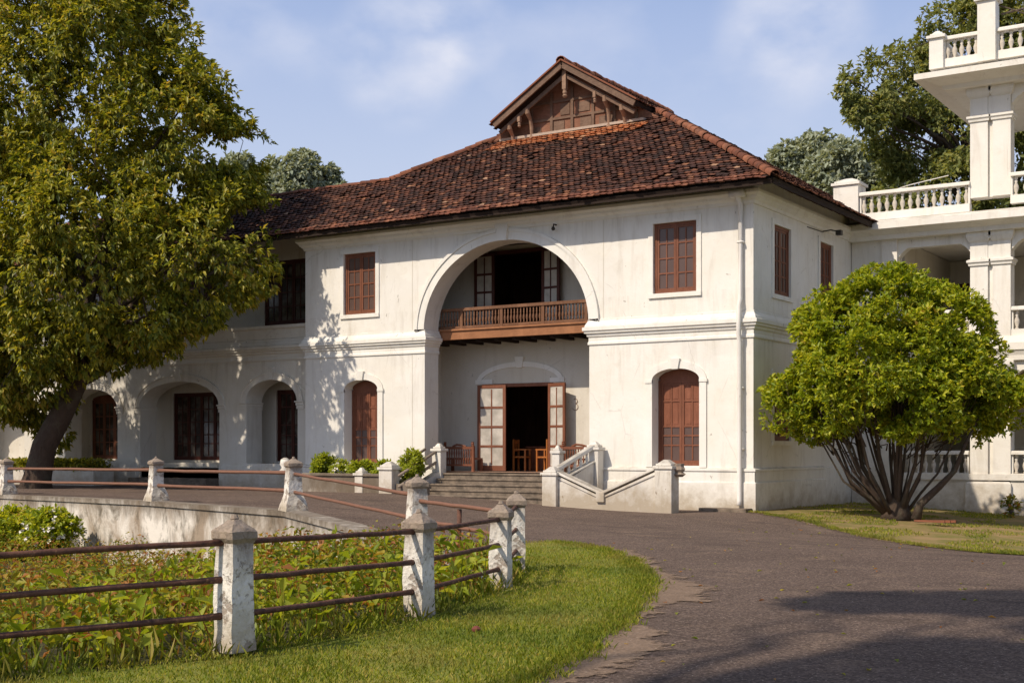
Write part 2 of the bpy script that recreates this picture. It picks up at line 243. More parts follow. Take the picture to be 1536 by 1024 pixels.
# ------------------------------------------------------------------ object helpers
def thing(name, label, cat, loc=(0, 0, 0), group=None):
    o = bpy.data.objects.new(name, None); C.objects.link(o); o.location = loc; o.empty_display_size = .3
    o['label'] = label; o['category'] = cat
    if group: o['group'] = group
    return o
def tag(o, label=None, cat=None, group=None, kind=None):
    for k, v in (('label', label), ('category', cat), ('group', group), ('kind', kind)):
        if v: o[k] = v
    return o
def link(name, me, parent=None, mat=None):
    o = bpy.data.objects.new(name, me); C.objects.link(o)
    if mat: me.materials.clear(); me.materials.append(M[mat])
    if parent:
        o.parent = parent
        if parent.type == 'EMPTY': o.matrix_parent_inverse = Matrix.Translation(-parent.location)
    return o
class MB:
    def __init__(s, T=None): s.v = []; s.f = []; s.T = T
    def add(s, vs, fs):
        n = len(s.v); s.v += [s.T(*p) if s.T else tuple(p) for p in vs]; s.f += [tuple(i+n for i in f) for f in fs]; return s
    def box(s, x0, x1, y0, y1, z0, z1):
        return s.add([(x, y, z) for z in (z0, z1) for y in (y0, y1) for x in (x0, x1)],
                     [(0, 2, 3, 1), (4, 5, 7, 6), (0, 1, 5, 4), (2, 6, 7, 3), (0, 4, 6, 2), (1, 3, 7, 5)])
    def hexa(s, p):   # eight corners, bottom ring then top ring
        return s.add(p, [(3, 2, 1, 0), (4, 5, 6, 7), (0, 1, 5, 4), (1, 2, 6, 5), (2, 3, 7, 6), (3, 0, 4, 7)])
    def bar(s, a, b, wd, ht, up=(0, 0, 1)):
        a = Vector(a); b = Vector(b); d = (b-a).normalized(); u = Vector(up); sd = d.cross(u).normalized(); u = sd.cross(d)
        q = [sd*i*wd/2+u*j*ht/2 for i, j in ((-1, -1), (1, -1), (1, 1), (-1, 1))]
        return s.add([tuple(a+k) for k in q]+[tuple(b+k) for k in q], [(0, 1, 2, 3), (7, 6, 5, 4), (0, 4, 5, 1), (1, 5, 6, 2), (2, 6, 7, 3), (3, 7, 4, 0)])
    def prism(s, poly, y0, y1):          # poly in (x,z), extruded along y
        n = len(poly); tri = tessellate_polygon([[Vector((p[0], p[1], 0)) for p in poly]])
        vs = [(p[0], y0, p[1]) for p in poly]+[(p[0], y1, p[1]) for p in poly]
        return s.add(vs, [t for t in tri]+[tuple(i+n for i in t[::-1]) for t in tri]+[(i, (i+1) % n, (i+1) % n+n, i+n) for i in range(n)])
    def sheet(s, outer, holes, y0, y1, hole_depth=None):
        loops = [outer]+holes; pts = [p for l in loops for p in l]
        tri = tessellate_polygon([[Vector((p[0], p[1], 0)) for p in l] for l in loops])
        n = len(pts); vs = [(p[0], y0, p[1]) for p in pts]+[(p[0], y1, p[1]) for p in pts]
        fs = [tuple(t) for t in tri]+[tuple(i+n for i in t[::-1]) for t in tri]; k = 0
        for l in loops:
            m = len(l); fs += [(k+i, k+(i+1) % m, k+(i+1) % m+n, k+i+n) for i in range(m)]; k += m
        return s.add(vs, fs)
    def tube(s, pts, rad, n=8, cap=True):
        pts = [Vector(p) for p in pts]; rad = rad if hasattr(rad, '__len__') else [rad]*len(pts)
        base = len(s.v); vs = []; ref = Vector((.13, .21, .97)); 
        for i, p in enumerate(pts):
            d = (pts[min(i+1, len(pts)-1)]-pts[max(i-1, 0)]).normalized()
            if abs(d.dot(ref)) > .97: ref = Vector((.97, .1, .1))
            a = d.cross(ref).normalized(); bb = d.cross(a)
            vs += [tuple(p+(a*math.cos(2*math.pi*k/n)+bb*math.sin(2*math.pi*k/n))*rad[i]) for k in range(n)]
        fs = [(i*n+k, i*n+(k+1) % n, (i+1)*n+(k+1) % n, (i+1)*n+k) for i in range(len(pts)-1) for k in range(n)]
        if cap: fs += [tuple(range(n))[::-1], tuple((len(pts)-1)*n+k for k in range(n))]
        return s.add(vs, fs)
    def lathe(s, prof, cx=0, cy=0, n=12):
        vs = [(cx+r*math.cos(2*math.pi*k/n), cy+r*math.sin(2*math.pi*k/n), z) for r, z in prof for k in range(n)]
        fs = [(i*n+k, i*n+(k+1) % n, (i+1)*n+(k+1) % n, (i+1)*n+k) for i in range(len(prof)-1) for k in range(n)]
        return s.add(vs, fs+[tuple(range(n))[::-1], tuple((len(prof)-1)*n+k for k in range(n))])
    def moulding(s, path, prof):         # plan path, right hand side is outward; prof = closed loop of (out,z)
        n = len(path); P = [Vector(p) for p in path]; ofs = []
        for i in range(n):
            ns = []
            if i > 0: d = (P[i]-P[i-1]).normalized(); ns.append(Vector((d.y, -d.x)))
            if i < n-1: d = (P[i+1]-P[i]).normalized(); ns.append(Vector((d.y, -d.x)))
            m = sum(ns, Vector((0, 0))); m = m.normalized(); ofs.append(m/max(.3, m.dot(ns[0])))
        k = len(prof); vs = [(P[i].x+ofs[i].x*o, P[i].y+ofs[i].y*o, z) for i in range(n) for o, z in prof]
        fs = [(i*k+j, (i+1)*k+j, (i+1)*k+(j+1) % k, i*k+(j+1) % k) for i in range(n-1) for j in range(k)]
        return s.add(vs, fs+[tuple(range(k)), tuple((n-1)*k+j for j in range(k))[::-1]])
    def mesh(s, name, smooth=False):
        me = bpy.data.meshes.new(name); me.from_pydata(s.v, [], s.f)
        bm = bmesh.new(); bm.from_mesh(me); bmesh.ops.recalc_face_normals(bm, faces=bm.faces); bm.to_mesh(me); bm.free()
        if smooth: me.polygons.foreach_set('use_smooth', [True]*len(me.polygons))
        return me
    def build(s, name, mat, parent=None, smooth=False, bevel=0):
        o = link(name, s.mesh(name, smooth), parent, mat)
        if bevel:
            m = o.modifiers.new('bevel', 'BEVEL'); m.width = bevel; m.segments = 2; m.limit_method = 'ANGLE'
        return o
def arch(x0, x1, z0, zs, rise, n=28):
    cx, rx = (x0+x1)/2, (x1-x0)/2
    return [(x0, z0), (x1, z0)]+[(cx+rx*math.cos(math.pi*i/n), zs+rise*math.sin(math.pi*i/n)) for i in range(n+1)]
def rect(x0, x1, z0, z1): return [(x0, z0), (x1, z0), (x1, z1), (x0, z1)]
def archband(mb, x0, x1, zs, rise, wd, y0, y1, legs=None, n=28):   # archivolt strip round an opening
    cx, rx = (x0+x1)/2, (x1-x0)/2
    inn = [(cx+rx*math.cos(math.pi*i/n), zs+rise*math.sin(math.pi*i/n)) for i in range(n+1)]
    ou = [(cx+(rx+wd)*math.cos(math.pi*i/n), zs+(rise+wd)*math.sin(math.pi*i/n)) for i in range(n+1)]
    if legs is not None:
        inn = [(x1, legs)]+inn+[(x0, legs)]; ou = [(x1+wd, legs)]+ou+[(x0-wd, legs)]
    mb.prism(ou+inn[::-1], y0, y1)
def front(y): return lambda u, w_, z: (u, y+w_, z)
def side(x): return lambda u, w_, z: (x-w_, u, z)

# ------------------------------------------------------------------ leaves (numpy)
def fnoise(p, s): return noise.noise(Vector((p[0]*s, p[1]*s, p[2]*s)))
def leaf_mesh(name, base, dirv, nrm, length, width, fold=.25):
    n = len(base); d = dirv/np.linalg.norm(dirv, axis=1, keepdims=True)
    sd = np.cross(d, nrm); sd /= np.linalg.norm(sd, axis=1, keepdims=True)+1e-9; up = np.cross(sd, d)
    L_ = length[:, None]; W_ = width[:, None]
    tip = base+d*L_-up*L_*.18; mid = base+d*L_*.5
    l = mid+sd*W_*.5+up*W_*fold; r = mid-sd*W_*.5+up*W_*fold
    v = np.stack([base, l, tip, r], 1).reshape(-1, 3)
    i = np.arange(n)*4
    tri = np.stack([i, i+1, i+2, i, i+2, i+3], 1).reshape(-1)
    me = bpy.data.meshes.new(name); me.vertices.add(n*4); me.vertices.foreach_set('co', v.astype(np.float32).ravel())
    me.loops.add(n*6); me.loops.foreach_set('vertex_index', tri.astype(np.int32)); me.polygons.add(n*2)
    me.polygons.foreach_set('loop_start', np.arange(n*2, dtype=np.int32)*3)
    try: me.polygons.foreach_set('loop_total', np.full(n*2, 3, dtype=np.int32))
    except Exception: pass
    me.update(calc_edges=True); return me
def unit(n):
    v = rng.normal(size=(n, 3)); return v/np.linalg.norm(v, axis=1, keepdims=True)
def crown_points(lobes, total, shell=.55, nscale=.5, thr=-.12, flat=1.0):
    vol = np.array([l[3]**2 for l in lobes]); cnt = (total*vol/vol.sum()).astype(int); P = []; D = []
    for (x, y, z, r), k in zip(lobes, cnt):
        u = unit(k*2); rad = r*(shell+(1-shell)*rng.random(k*2)**.6)
        p = np.array([x, y, z])+u*rad[:, None]*np.array([1, 1, flat])
        keep = np.array([fnoise(q, nscale) > thr+random.uniform(-.1, .1) for q in p], dtype=bool)
        # drop points well inside another lobe
        for (x2, y2, z2, r2) in lobes:
            if (x2, y2, z2) != (x, y, z):
                keep &= ~((np.linalg.norm((p-np.array([x2, y2, z2]))/np.array([1, 1, flat]), axis=1) < r2*shell*.9) & (rng.random(k*2) < .75))
        p = p[keep][:k]; P.append(p); D.append(u[keep][:k])
    return np.concatenate(P), np.concatenate(D)
def bumpy(lobes, n, r0=.16, r1=.34):
    o = list(lobes)
    for i in range(n):
        l = random.choice(lobes); q = unit(1)[0]; q[2] = abs(q[2])*.8-.15; k = random.uniform(.85, 1.06)*l[3]; o.append((l[0]+q[0]*k, l[1]+q[1]*k, l[2]+q[2]*k, l[3]*random.uniform(r0, r1)))
    return o
def sprays(name, P, D, k, spread, length, width, droop, up=.5, jit=.4):
    n = len(P); base = np.repeat(P, k, 0); out_ = np.repeat(D, k, 0)
    tw = out_*spread+unit(n*k)+np.array([0, 0, -droop])
    base = base+unit(n*k)*length*.5*rng.random((n*k, 1))
    nr = unit(n*k)*jit+np.array([0, 0, up])+out_*.35+np.array([sx, sy, sz])*.3
    ln = length*(.6+.8*rng.random(n*k)); wd = ln*width
    return leaf_mesh(name, base, tw, nr, ln, wd)
def limb(mb, a, b, r0, r1, wob=.12, n=6, sides=8):
    a = Vector(a); b = Vector(b); L_ = (b-a).length; pts = []
    for i in range(n+1):
        t = i/n; p = a.lerp(b, t)
        if 0 < i < n: p += Vector((random.uniform(-1, 1), random.uniform(-1, 1), random.uniform(-.6, .9)))*wob*L_*.35
        pts.append(p)
    mb.tube(pts, [r0+(r1-r0)*(i/n)**.8 for i in range(n+1)], sides); return pts

# ------------------------------------------------------------------ the ground
def sstep(a, b_, x):
    t = min(1, max(0, (x-a)/(b_-a))); return t*t*(3-2*t)
def gz(x, y):
    z = .34*sstep(-1.5, -11, x) if y > -30 else .34*sstep(-1.5, -11, x)
    if x > 0: z -= min(.40, .055*x*sstep(-12, -4, y)+.0)
    z -= .05*sstep(2, 8, y)*(1 if x > -1 else 0)
    return z
near_line = [(-34, -33.5), (-10, -35), (0, -32.2), (3.3, -29.6), (5.05, -27.1), (5.96, -24.8), (5.81, -22.2), (5.0, -19.55), (4.0, -17.65)]
far_line = [(1.35, -16.3), (-1.6, -14.3), (-4.6, -12.5), (-11.2, -10.1), (-19.4, -8.3), (-29, -6.9), (-42, -6.0)]
pit = near_line+far_line
def drape(outer, holes, dz, step=1.0, f=None):
    f = f or gz
    tri = tessellate_polygon([[Vector((*p, 0)) for p in l] for l in [outer]+holes]); pts = [p for l in [outer]+holes for p in l]
    bm = bmesh.new(); vs = [bm.verts.new((*p, 0)) for p in pts]
    for t in tri:
        try: bm.faces.new([vs[i] for i in t])
        except ValueError: pass
    xs = [p[0] for p in outer]; ys = [p[1] for p in outer]
    for ax, lo, hi in ((0, max(min(xs), -44), min(max(xs), 24)), (1, max(min(ys), -44), min(max(ys), 14))):
        k = math.ceil(lo/step)*step
        while k < hi:
            co = (k, 0, 0) if ax == 0 else (0, k, 0); no = (1, 0, 0) if ax == 0 else (0, 1, 0)
            bmesh.ops.bisect_plane(bm, geom=bm.verts[:]+bm.edges[:]+bm.faces[:], plane_co=co, plane_no=no); k += step
    for v in bm.verts: v.co.z = f(v.co.x, v.co.y)+dz
    bmesh.ops.recalc_face_normals(bm, faces=bm.faces)
    me = bpy.data.meshes.new('sheet'); bm.to_mesh(me); bm.free()
    if me.polygons and sum(p.normal.z for p in me.polygons) < 0: me.flip_normals()
    return me
def rough(poly, amp, sub=.35, seed=0):      # break up a boundary
    o = []
    for i, p in enumerate(poly):
        q = poly[(i+1) % len(poly)]; n = max(1, int(math.dist(p, q)/sub)) if math.dist(p, q) < 12 else 1
        for k in range(n):
            t = k/n; x = p[0]+(q[0]-p[0])*t; y = p[1]+(q[1]-p[1])*t
            o.append((x+amp*noise.noise(Vector((x*1.3, y*1.3, seed))), y+amp*noise.noise(Vector((x*1.3, y*1.3, seed+9)))))
    return o
big = [(-600, -300), (600, -300), (600, 900), (-600, 900)]
tag(link('ground', drape(big, [pit], -.05, 2.0), None, 'earth'), kind='structure')
road = [(-44, -44), (24, -44), (24, 13.5), (-44, 13.5)]
tag(link('road', drape(road, [pit], 0, 1.0), None, 'asphalt'), kind='structure')
edge = [(1.6, -12.6), (2.8, -13.4), (4.5, -15.4), (6.0, -17.8), (6.9, -19.8), (7.55, -21.5), (8.1, -23.1), (8.5, -24.6), (8.9, -27), (9.4, -31), (9.8, -38)]
lawn = rough(edge, .22, .14)+[(9.8, -40), (-34, -40)]+near_line+[(1.35, -16.2), (.2, -14.6)]
tag(link('lawn', drape(lawn, [], .022, .8, lambda x, y: gz(x, y)+.02*noise.noise(Vector((x*.8, y*.8, 0)))), None, 'lawn'), kind='structure')
def edge_d(px, x, y):
    d = 99
    for a, b_ in zip(px[:-1], px[1:]):
        t = max(0, min(1, ((x-a[0])*(b_[0]-a[0])+(y-a[1])*(b_[1]-a[1]))/((b_[0]-a[0])**2+(b_[1]-a[1])**2)))
        d = min(d, math.hypot(x-a[0]-t*(b_[0]-a[0]), y-a[1]-t*(b_[1]-a[1])))
    return d
b = NB('bare_dirt_spill', .95)
c = b.mix(b.noise(2.5, 8, .7), (.15, .098, .062), (.34, .24, .165)); c = b.mix(b.ramp(b.vor(16), [(.1, .8), (.2, 0.)]), c, (.42, .33, .25)); c = b.mix(b.ramp(b.noise(30, 4, .8), [(.4, 0.), (.6, .6)]), c, (.10, .07, .05)); b.col(c)
b.bump(b.noise(16, 6, .7), .6, .03)
at_ = b.t.nodes.new('ShaderNodeAttribute'); at_.attribute_name = 'spill'
al = b.math('ADD', at_.outputs['Fac'], b.math('MULTIPLY', b.math('SUBTRACT', b.noise(1.5, 10, .76), .5), 2.4)); al = b.math('ADD', al, .10)
b.t.links.new(b.ramp(al, [(.42, 0.), (.56, 1.)]), b.p.inputs['Alpha']); M['spill'] = b.m
def spill(name, px, width, box, st):
    nx = int((box[1]-box[0])/st); ny = int((box[3]-box[2])/st); V = []; A = []; Fc = []; idx = {}
    def vid(i, j):
        if (i, j) not in idx:
            x = box[0]+i*st; y = box[2]+j*st; idx[(i, j)] = len(V); V.append((x, y, gz(x, y)+.010)); A.append(max(0, 1-edge_d(px, x, y)/(width*(.8+.7*noise.noise(Vector((x*.5, y*.5, 2)))))))
        return idx[(i, j)]
    for i in range(nx):
        for j in range(ny):
            if edge_d(px, box[0]+i*st, box[2]+j*st) < width*1.6: Fc.append((vid(i, j), vid(i+1, j), vid(i+1, j+1), vid(i, j+1)))
    me = bpy.data.meshes.new(name); me.from_pydata(V, [], Fc); a = me.attributes.new('spill', 'FLOAT', 'POINT'); a.data.foreach_set('value', A)
    tag(link(name, me, None, 'spill'), kind='structure')
spill('dirt_verge', edge[1:10], 1.0, (1.5, 10.6, -32, -11.5), .2)
re = [(.15, -.25), (1.83, -1.52), (4.44, -4.5), (6.33, -6.26), (8.5, -8.64), (13, -12.5), (24, -20)]
rlawn = rough(re, .14, .3, 2)+[(24, 13), (.15, 13)]
tag(link('side_lawn', drape(rlawn, [], .03, .8), None, 'dry'), kind='structure')
spill('dirt_verge', re, .30, (0, 14, -13, 1), .15)
def near_d(x, y):
    d = 99
    for a, b_ in zip(near_line[:-1], near_line[1:]):
        ax, ay = a; bx, by = b_; t = max(0, min(1, ((x-ax)*(bx-ax)+(y-ay)*(by-ay))/((bx-ax)**2+(by-ay)**2)))
        d = min(d, math.hypot(x-ax-t*(bx-ax), y-ay-t*(by-ay)))
    return d
def bz(x, y): return gz(x, y)*0-.12-1.15*sstep(.3, 11, near_d(x, y))
tag(link('garden_bed', drape(pit, [], 0, 1.0, bz), None, 'soil'), kind='structure')
# skirt of earth that closes the side of the bed along the near fence
sk = MB()
for a, b_ in zip(near_line[:-1], near_line[1:]):
    sk.hexa([(*a, -1), (*b_, -1), (b_[0]+.05, b_[1]-.05, -1), (a[0]+.05, a[1]-.05, -1), (*a, gz(*a)+.04), (*b_, gz(*b_)+.04), (b_[0]+.05, b_[1]-.05, gz(*b_)+.04), (a[0]+.05, a[1]-.05, gz(*a)+.04)])
tag(sk.build('terrain', 'soil'), kind='structure')

# ------------------------------------------------------------------ main building
SL = .607; EZ = 8.47; CA = math.cos(math.atan(SL)); SA = math.sin(math.atan(SL))
hall = thing('colonial_building', 'two storey whitewashed colonial house with brown clay tile roof and tall arched porch', 'house', (-7.7, 0, 0))
ARX0, ARX1 = -10.64, -4.90
holes = [arch(ARX0, ARX1, .93, 5.2, 2.52, 40), rect(-13.82, -12.53, 5.86, 7.78), rect(-2.90, -1.61, 5.84, 7.74),
         arch(-13.78, -12.44, 1.18, 3.50, .30), arch(-2.92, -1.52, 1.18, 3.50, .30)]
MB().sheet(rect(-15.44, 0, -.5, 8.80), holes, 0, .7).build('front_wall', 'wall', hall)
sh = [rect(1.38, 2.6, 5.80, 7.68), rect(4.95, 6.05, 5.80, 7.68), rect(1.38, 2.6, 1.85, 3.65), rect(4.95, 6.05, 1.85, 3.65)]
MB(side(0)).sheet(rect(.7, 13, -.6, 8.80), sh, 0, .5).build('side_wall', 'wall', hall)
MB().box(-15.44, -.5, 12.6, 13, -.5, 8.45).box(-15.44, -15.0, .7, 12.6, -.5, 8.45).build('rear_wall', 'wall', hall)
# porch recess
PB = 2.2
ph = [rect(-9.98, -7.42, .93, 3.66), rect(-9.75, -7.45, 5.2, 7.80)]
MB().sheet(rect(-11.6, -3.9, .93, 8.4), ph, PB, PB+.3).build('porch_wall', 'inner', hall)
for a in (-11.9, -3.9): MB().box(a, a+.3, .72, PB+.3, .9, 8.4).build('porch_side_wall', 'inner', hall)
MB().box(-11.6, -3.9, .0, PB, .60, .93).box(-11.6, -3.9, PB, 7, .60, .92).build('porch_floor', 'floor', hall)
MB().box(-11.6, -3.9, .72, PB, 7.95, 8.05).build('porch_ceiling', 'soffit', hall)
rm = MB().box(-12, -3.5, 6.9, 7.05, .9, 8.3).box(-12.2, -12, PB+.3, 7, .9, 8.3).box(-3.5, -3.3, PB+.3, 7, .9, 8.3).box(-12, -3.5, PB+.3, 6.9, 4.85, 5.15).box(-12, -3.5, PB+.3, 6.9, 8.1, 8.2)
for i in range(9): rm.box(-11+i*.9, -10.93+i*.9, 6.86, 6.9, .93, 4.8)
rm.build('room_panelling', 'interior', hall)
# mouldings
STR = [(0, 4.54), (.035, 4.54), (.035, 4.60), (.015, 4.63), (.015, 4.74), (.05, 4.77), (.06, 4.83), (.11, 4.86), (.11, 4.90), (.15, 4.93), (.15, 5.02), (.10, 5.04), (.09, 5.09), (.03, 5.20), (.03, 5.24), (0, 5.26)]
for p in ([(-15.44, .25), (-15.44, 0), (ARX0, 0), (ARX0, .72)], [(ARX1, .72), (ARX1, 0), (0, 0), (0, 7.7)]): MB().moulding(p, STR).build('string_course', 'trim', hall)
COR = [(0, 8.02), (.04, 8.02), (.06, 8.10), (.14, 8.16), (.16, 8.22), (.24, 8.28), (.24, 8.36), (0, 8.40)]
MB().moulding([(-15.44, 1.6), (-15.44, 0), (0, 0), (0, 7.7)], COR).build('cornice', 'trim', hall)
PL = [(0, -.4), (.10, -.4), (.10, .74), (.06, .78), (.06, 1.04), (.09, 1.05), (.09, 1.10), (0, 1.14)]
for p in ([(-15.44, .2), (-15.44, 0), (-10.1, 0)], [(-4.75, 0), (0, 0), (0, 5.2)]): MB().moulding(p, PL).build('plinth', 'wall', hall)
PL2 = [(0, -.5), (.02, -.5), (.02, 1.08), (0, 1.1)]
MB().moulding([(0, 5.22), (0, 7.7)], PL2).build('plinth', 'wall', hall)
m = MB(); archband(m, ARX0, ARX1, 5.2, 2.52, .24, -.05, .0, 5.26, 40); archband(m, ARX0-.24, ARX1+.24, 5.2, 2.76, .09, -.085, 0, 5.26, 40)
m.hexa([(-7.93, -.13, 7.70), (-7.61, -.13, 7.70), (-7.61, .0, 7.70), (-7.93, .0, 7.70), (-8.0, -.15, 8.16), (-7.54, -.15, 8.16), (-7.54, 0, 8.16), (-8.0, 0, 8.16)])
m.build('arch_moulding', 'trim', hall)
# thin vertical pilaster joints beside the arch
for a in ((-11.12, 1.14, 4.54), (-11.12, 5.26, 8.0), (-4.46, 5.26, 8.0)): MB().box(a[0], a[0]+.025, -.005, 0, a[1], a[2]).build('wall_joint', 'inner', hall)

def casement(parent, T, x0, x1, z0, z1, rows, cols=2, y=.12, rise=0, solid=0, fm='frame', pm='pane', name='window', leaves=2):
    """two glazed leaves inside a frame; rows = heights from the bottom, the top `solid` rows are boarded panels"""
    fr = MB(T); t = .075
    fr.box(x0, x0+t, y, y+.12, z0, z1).box(x1-t, x1, y, y+.12, z0, z1).box(x0+t, x1-t, y, y+.12, z0, z0+t)
    if rise:
        n = 12; cx, rx = (x0+x1)/2, (x1-x0)/2
        fr.prism([(x0+t, z1)]+[(cx-(rx-.002)*math.cos(math.pi*i/n), z1+rise*math.sin(math.pi*i/n)) for i in range(1, n)]+[(x1-t, z1), (x1-t, z1-t), (x0+t, z1-t)], y, y+.12)
    else: fr.box(x0+t, x1-t, y, y+.12, z1-t, z1)
    a = x0+t; W_ = (x1-x0-2*t)/leaves; pn = MB(T); so = MB(T); st = .065
    zb, zt = z0+t, z1-t; tot = sum(rows)
    for k in range(leaves):
        l0 = a+k*W_+.004; l1 = a+(k+1)*W_-.004; yy = y+.03
        fr.box(l0, l0+st, yy-.012, yy+.04, zb, zt).box(l1-st, l1, yy-.012, yy+.04, zb, zt)
        fr.box(l0+st, l1-st, yy-.010, yy+.04, zb, zb+st).box(l0+st, l1-st, yy-.010, yy+.04, zt-st, zt)
        z = zb+st; H = zt-zb-2*st
        for i, h in enumerate(rows):
            zz = z+H*h/tot
            if i < len(rows)-1: fr.box(l0+st, l1-st, yy-.008, yy+.03, zz-.02, zz+.02)
            for c_ in range(1, cols):
                xm = l0+st+(l1-l0-2*st)*c_/cols; fr.box(xm-.017, xm+.017, yy-.006, yy+.03, z+.02, zz-.02)
            if i >= len(rows)-solid:
                so.box(l0+st, l1-st, yy+.012, yy+.022, z, zz)
                for c_ in range(cols):
                    xa = l0+st+(l1-l0-2*st)*c_/cols+.05; xb = l0+st+(l1-l0-2*st)*(c_+1)/cols-.05
                    so.box(xa, xb, yy+.002, yy+.012, z+.06, zz-.06)
            else: pn.box(l0+st, l1-st, yy+.012, yy+.024, z, zz)
            z = zz
    f = fr.build(name, fm, parent); pn.build('pane', pm, f)
    if solid: so.build('shutter_panel', 'panel', f)
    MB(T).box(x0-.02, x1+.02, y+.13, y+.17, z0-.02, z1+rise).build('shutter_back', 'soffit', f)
    return f
def surround(T, x0, x1, z0, z1, wd=.14, d=.035, sill=True):
    m = MB(T)
    m.box(x0-wd, x0, -d, 0, z0, z1+wd).box(x1, x1+wd, -d, 0, z0, z1+wd).box(x0, x1, -d, 0, z1, z1+wd)
    if sill: m.box(x0-wd, x1+wd, -d-.02, 0, z0-.12, z0)
    return m
F0 = front(0)
for x0, x1, z0, z1 in ((-13.82, -12.53, 5.86, 7.78), (-2.90, -1.61, 5.84, 7.74)):
    surround(F0, x0, x1, z0, z1).build('window_surround', 'trim', hall)
    casement(hall, F0, x0, x1, z0, z1, (1, 1, 1, 1), y=.06)
for x0, x1 in ((-13.78, -12.44), (-2.92, -1.52)):
    m = MB(F0); archband(m, x0, x1, 3.50, .30, .20, -.045, 0, 1.14); cx = (x0+x1)/2
    m.box(x0-.23, x0, -.065, 0, 3.42, 3.50).box(x1, x1+.23, -.065, 0, 3.42, 3.50)
    m.hexa([(cx-.09, -.09, 3.78), (cx+.09, -.09, 3.78), (cx+.09, 0, 3.78), (cx-.09, 0, 3.78), (cx-.14, -.10, 4.06), (cx+.14, -.10, 4.06), (cx+.14, 0, 4.06), (cx-.14, 0, 4.06)])
    m.build('window_surround', 'trim', hall)
    casement(hall, F0, x0, x1, 1.18, 3.50, (1.25, .8, .75, 2.1, 1.3), y=.34, rise=.29, solid=2)
for (y0, y1, z0, z1) in ((1.38, 2.6, 5.80, 7.68), (4.95, 6.05, 5.80, 7.68), (1.38, 2.6, 1.85, 3.65), (4.95, 6.05, 1.85, 3.65)):
    surround(side(0), y0, y1, z0, z1).build('window_surround', 'trim', hall)
    casement(hall, side(0), y0, y1, z0, z1, (1, 1, 1, 1), y=.035, fm='frame')
# downpipe
m = MB(); m.tube([(-.32, -.30, 8.30), (-.32, -.28, 8.18), (-.32, -.10, 8.0), (-.32, -.09, 5.55), (-.32, -.2, 5.35), (-.32, -.21, 4.6), (-.32, -.13, 4.4), (-.32, -.17, .3), (-.32, -.2, .16)], .065, 10)
m.box(-.52, -.12, -.42, -.14, 8.16, 8.34); 
for z in (7.0, 3.2, 1.6): m.box(-.40, -.24, -.15, 0, z, z+.05)
m.build('downpipe', 'pipe', hall, True)
MB().box(-1.3, .02, -.55, -.12, -.1, .09).build('drain_kerb', 'step', hall)
# little fittings
m = MB(); m.tube([(-5.97, -.01, 8.0), (-5.97, -.16, 8.0), (-5.97, -.18, 7.9)], .02).lathe([(.03, 7.82), (.06, 7.86), (.04, 7.92)], -5.97, -.18); m.build('wall_hook', 'metal', hall)
m = MB(); m.tube([(.02, 5.2, 8.0), (.25, 5.2, 8.02), (.45, 5.25, 7.97)], .02).box(.40, .56, 5.18, 5.36, 7.86, 8.0).tube([(.02, 3.9, 7.95), (.02, 5.2, 7.98)], .012); m.build('wall_lamp', 'metal', hall)
m = MB(); pts = []
for i in range(11):
    a = math.pi*.75-i*math.pi*1.25/10; pts.append((-6.62+.07*math.cos(a), PB-.012, 3.07+.07*math.sin(a)))
for i in range(1, 12):
    a = math.pi*.5-i*math.pi*1.35/11; pts.append((-6.63+.10*math.cos(a), PB-.012, 2.90+.10*math.sin(a)))
m.tube(pts, .009, 6); m.build('wall_mark', 'carved', hall)

# main door and upper door, both open
def leaf(parent, hinge, ang, wd, z0, z1, rows, fm, pm, name='door'):
    c_, s_ = math.cos(ang), math.sin(ang)
    T = lambda u, w_, z: (hinge[0]+u*c_-w_*s_, hinge[1]+u*s_+w_*c_, z)
    fr = MB(T); pn = MB(T); st = .10
    fr.box(0, st, -.025, .025, z0, z1).box(wd-st, wd, -.025, .025, z0, z1).box(st, wd-st, -.022, .022, z0, z0+.16).box(st, wd-st, -.022, .022, z1-.1, z1)
    z = z0+.16; H = z1-.1-z
    for i in range(rows):
        zz = z+H/rows
        if i < rows-1: fr.box(st, wd-st, -.02, .02, zz-.035, zz+.035)
        fr.box(wd/2-.02, wd/2+.02, -.018, .018, z+.036, zz-.036); z = zz
    pn.box(st, wd-st, -.006, .006, z0+.16, z1-.1)
    f = fr.build(name, fm, parent); pn.build('pane', pm, f); return f
m = MB(); m.box(-9.98, -9.88, PB-.06, PB+.2, .93, 3.66).box(-7.52, -7.42, PB-.06, PB+.2, .93, 3.66).box(-9.88, -7.52, PB-.06, PB+.2, 3.56, 3.66)
fr = m.build('door_frame', 'frame', hall)
leaf(hall, (-9.90, PB-.10), R(180+24), -0., .95, 3.6, 4, 'frame', 'frost') if False else None
leaf(hall, (-9.05, PB-.12), R(180+8), .98, .95, 3.62, 4, 'frame', 'frost')
leaf(hall, (-7.50, PB-.12), R(-20), .80, .95, 3.62, 4, 'frame', 'frost')
m = MB(front(PB)); archband(m, -10.05, -7.2, 3.72, .45, .16, -.035, 0); m.box(-10.25, -9.6, -.05, 0, 3.66, 3.80).box(-7.5, -7.0, -.05, 0, 3.66, 3.80)
m.hexa([(-8.70, -.07, 4.14), (-8.50, -.07, 4.14), (-8.50, 0, 4.14), (-8.70, 0, 4.14), (-8.76, -.08, 4.48), (-8.44, -.08, 4.48), (-8.44, 0, 4.48), (-8.76, 0, 4.48)])
m.box(-11.6, -3.9, -.04, 0, 4.42, 4.50) if False else None
m.build('door_surround', 'trim', hall)
m = MB(); m.box(-9.75, -9.65, PB-.06, PB+.2, 5.2, 7.80).box(-7.55, -7.45, PB-.06, PB+.2, 5.2, 7.80).box(-9.65, -7.55, PB-.06, PB+.2, 7.7, 7.80)
m.build('door_frame', 'frame_dark', hall)
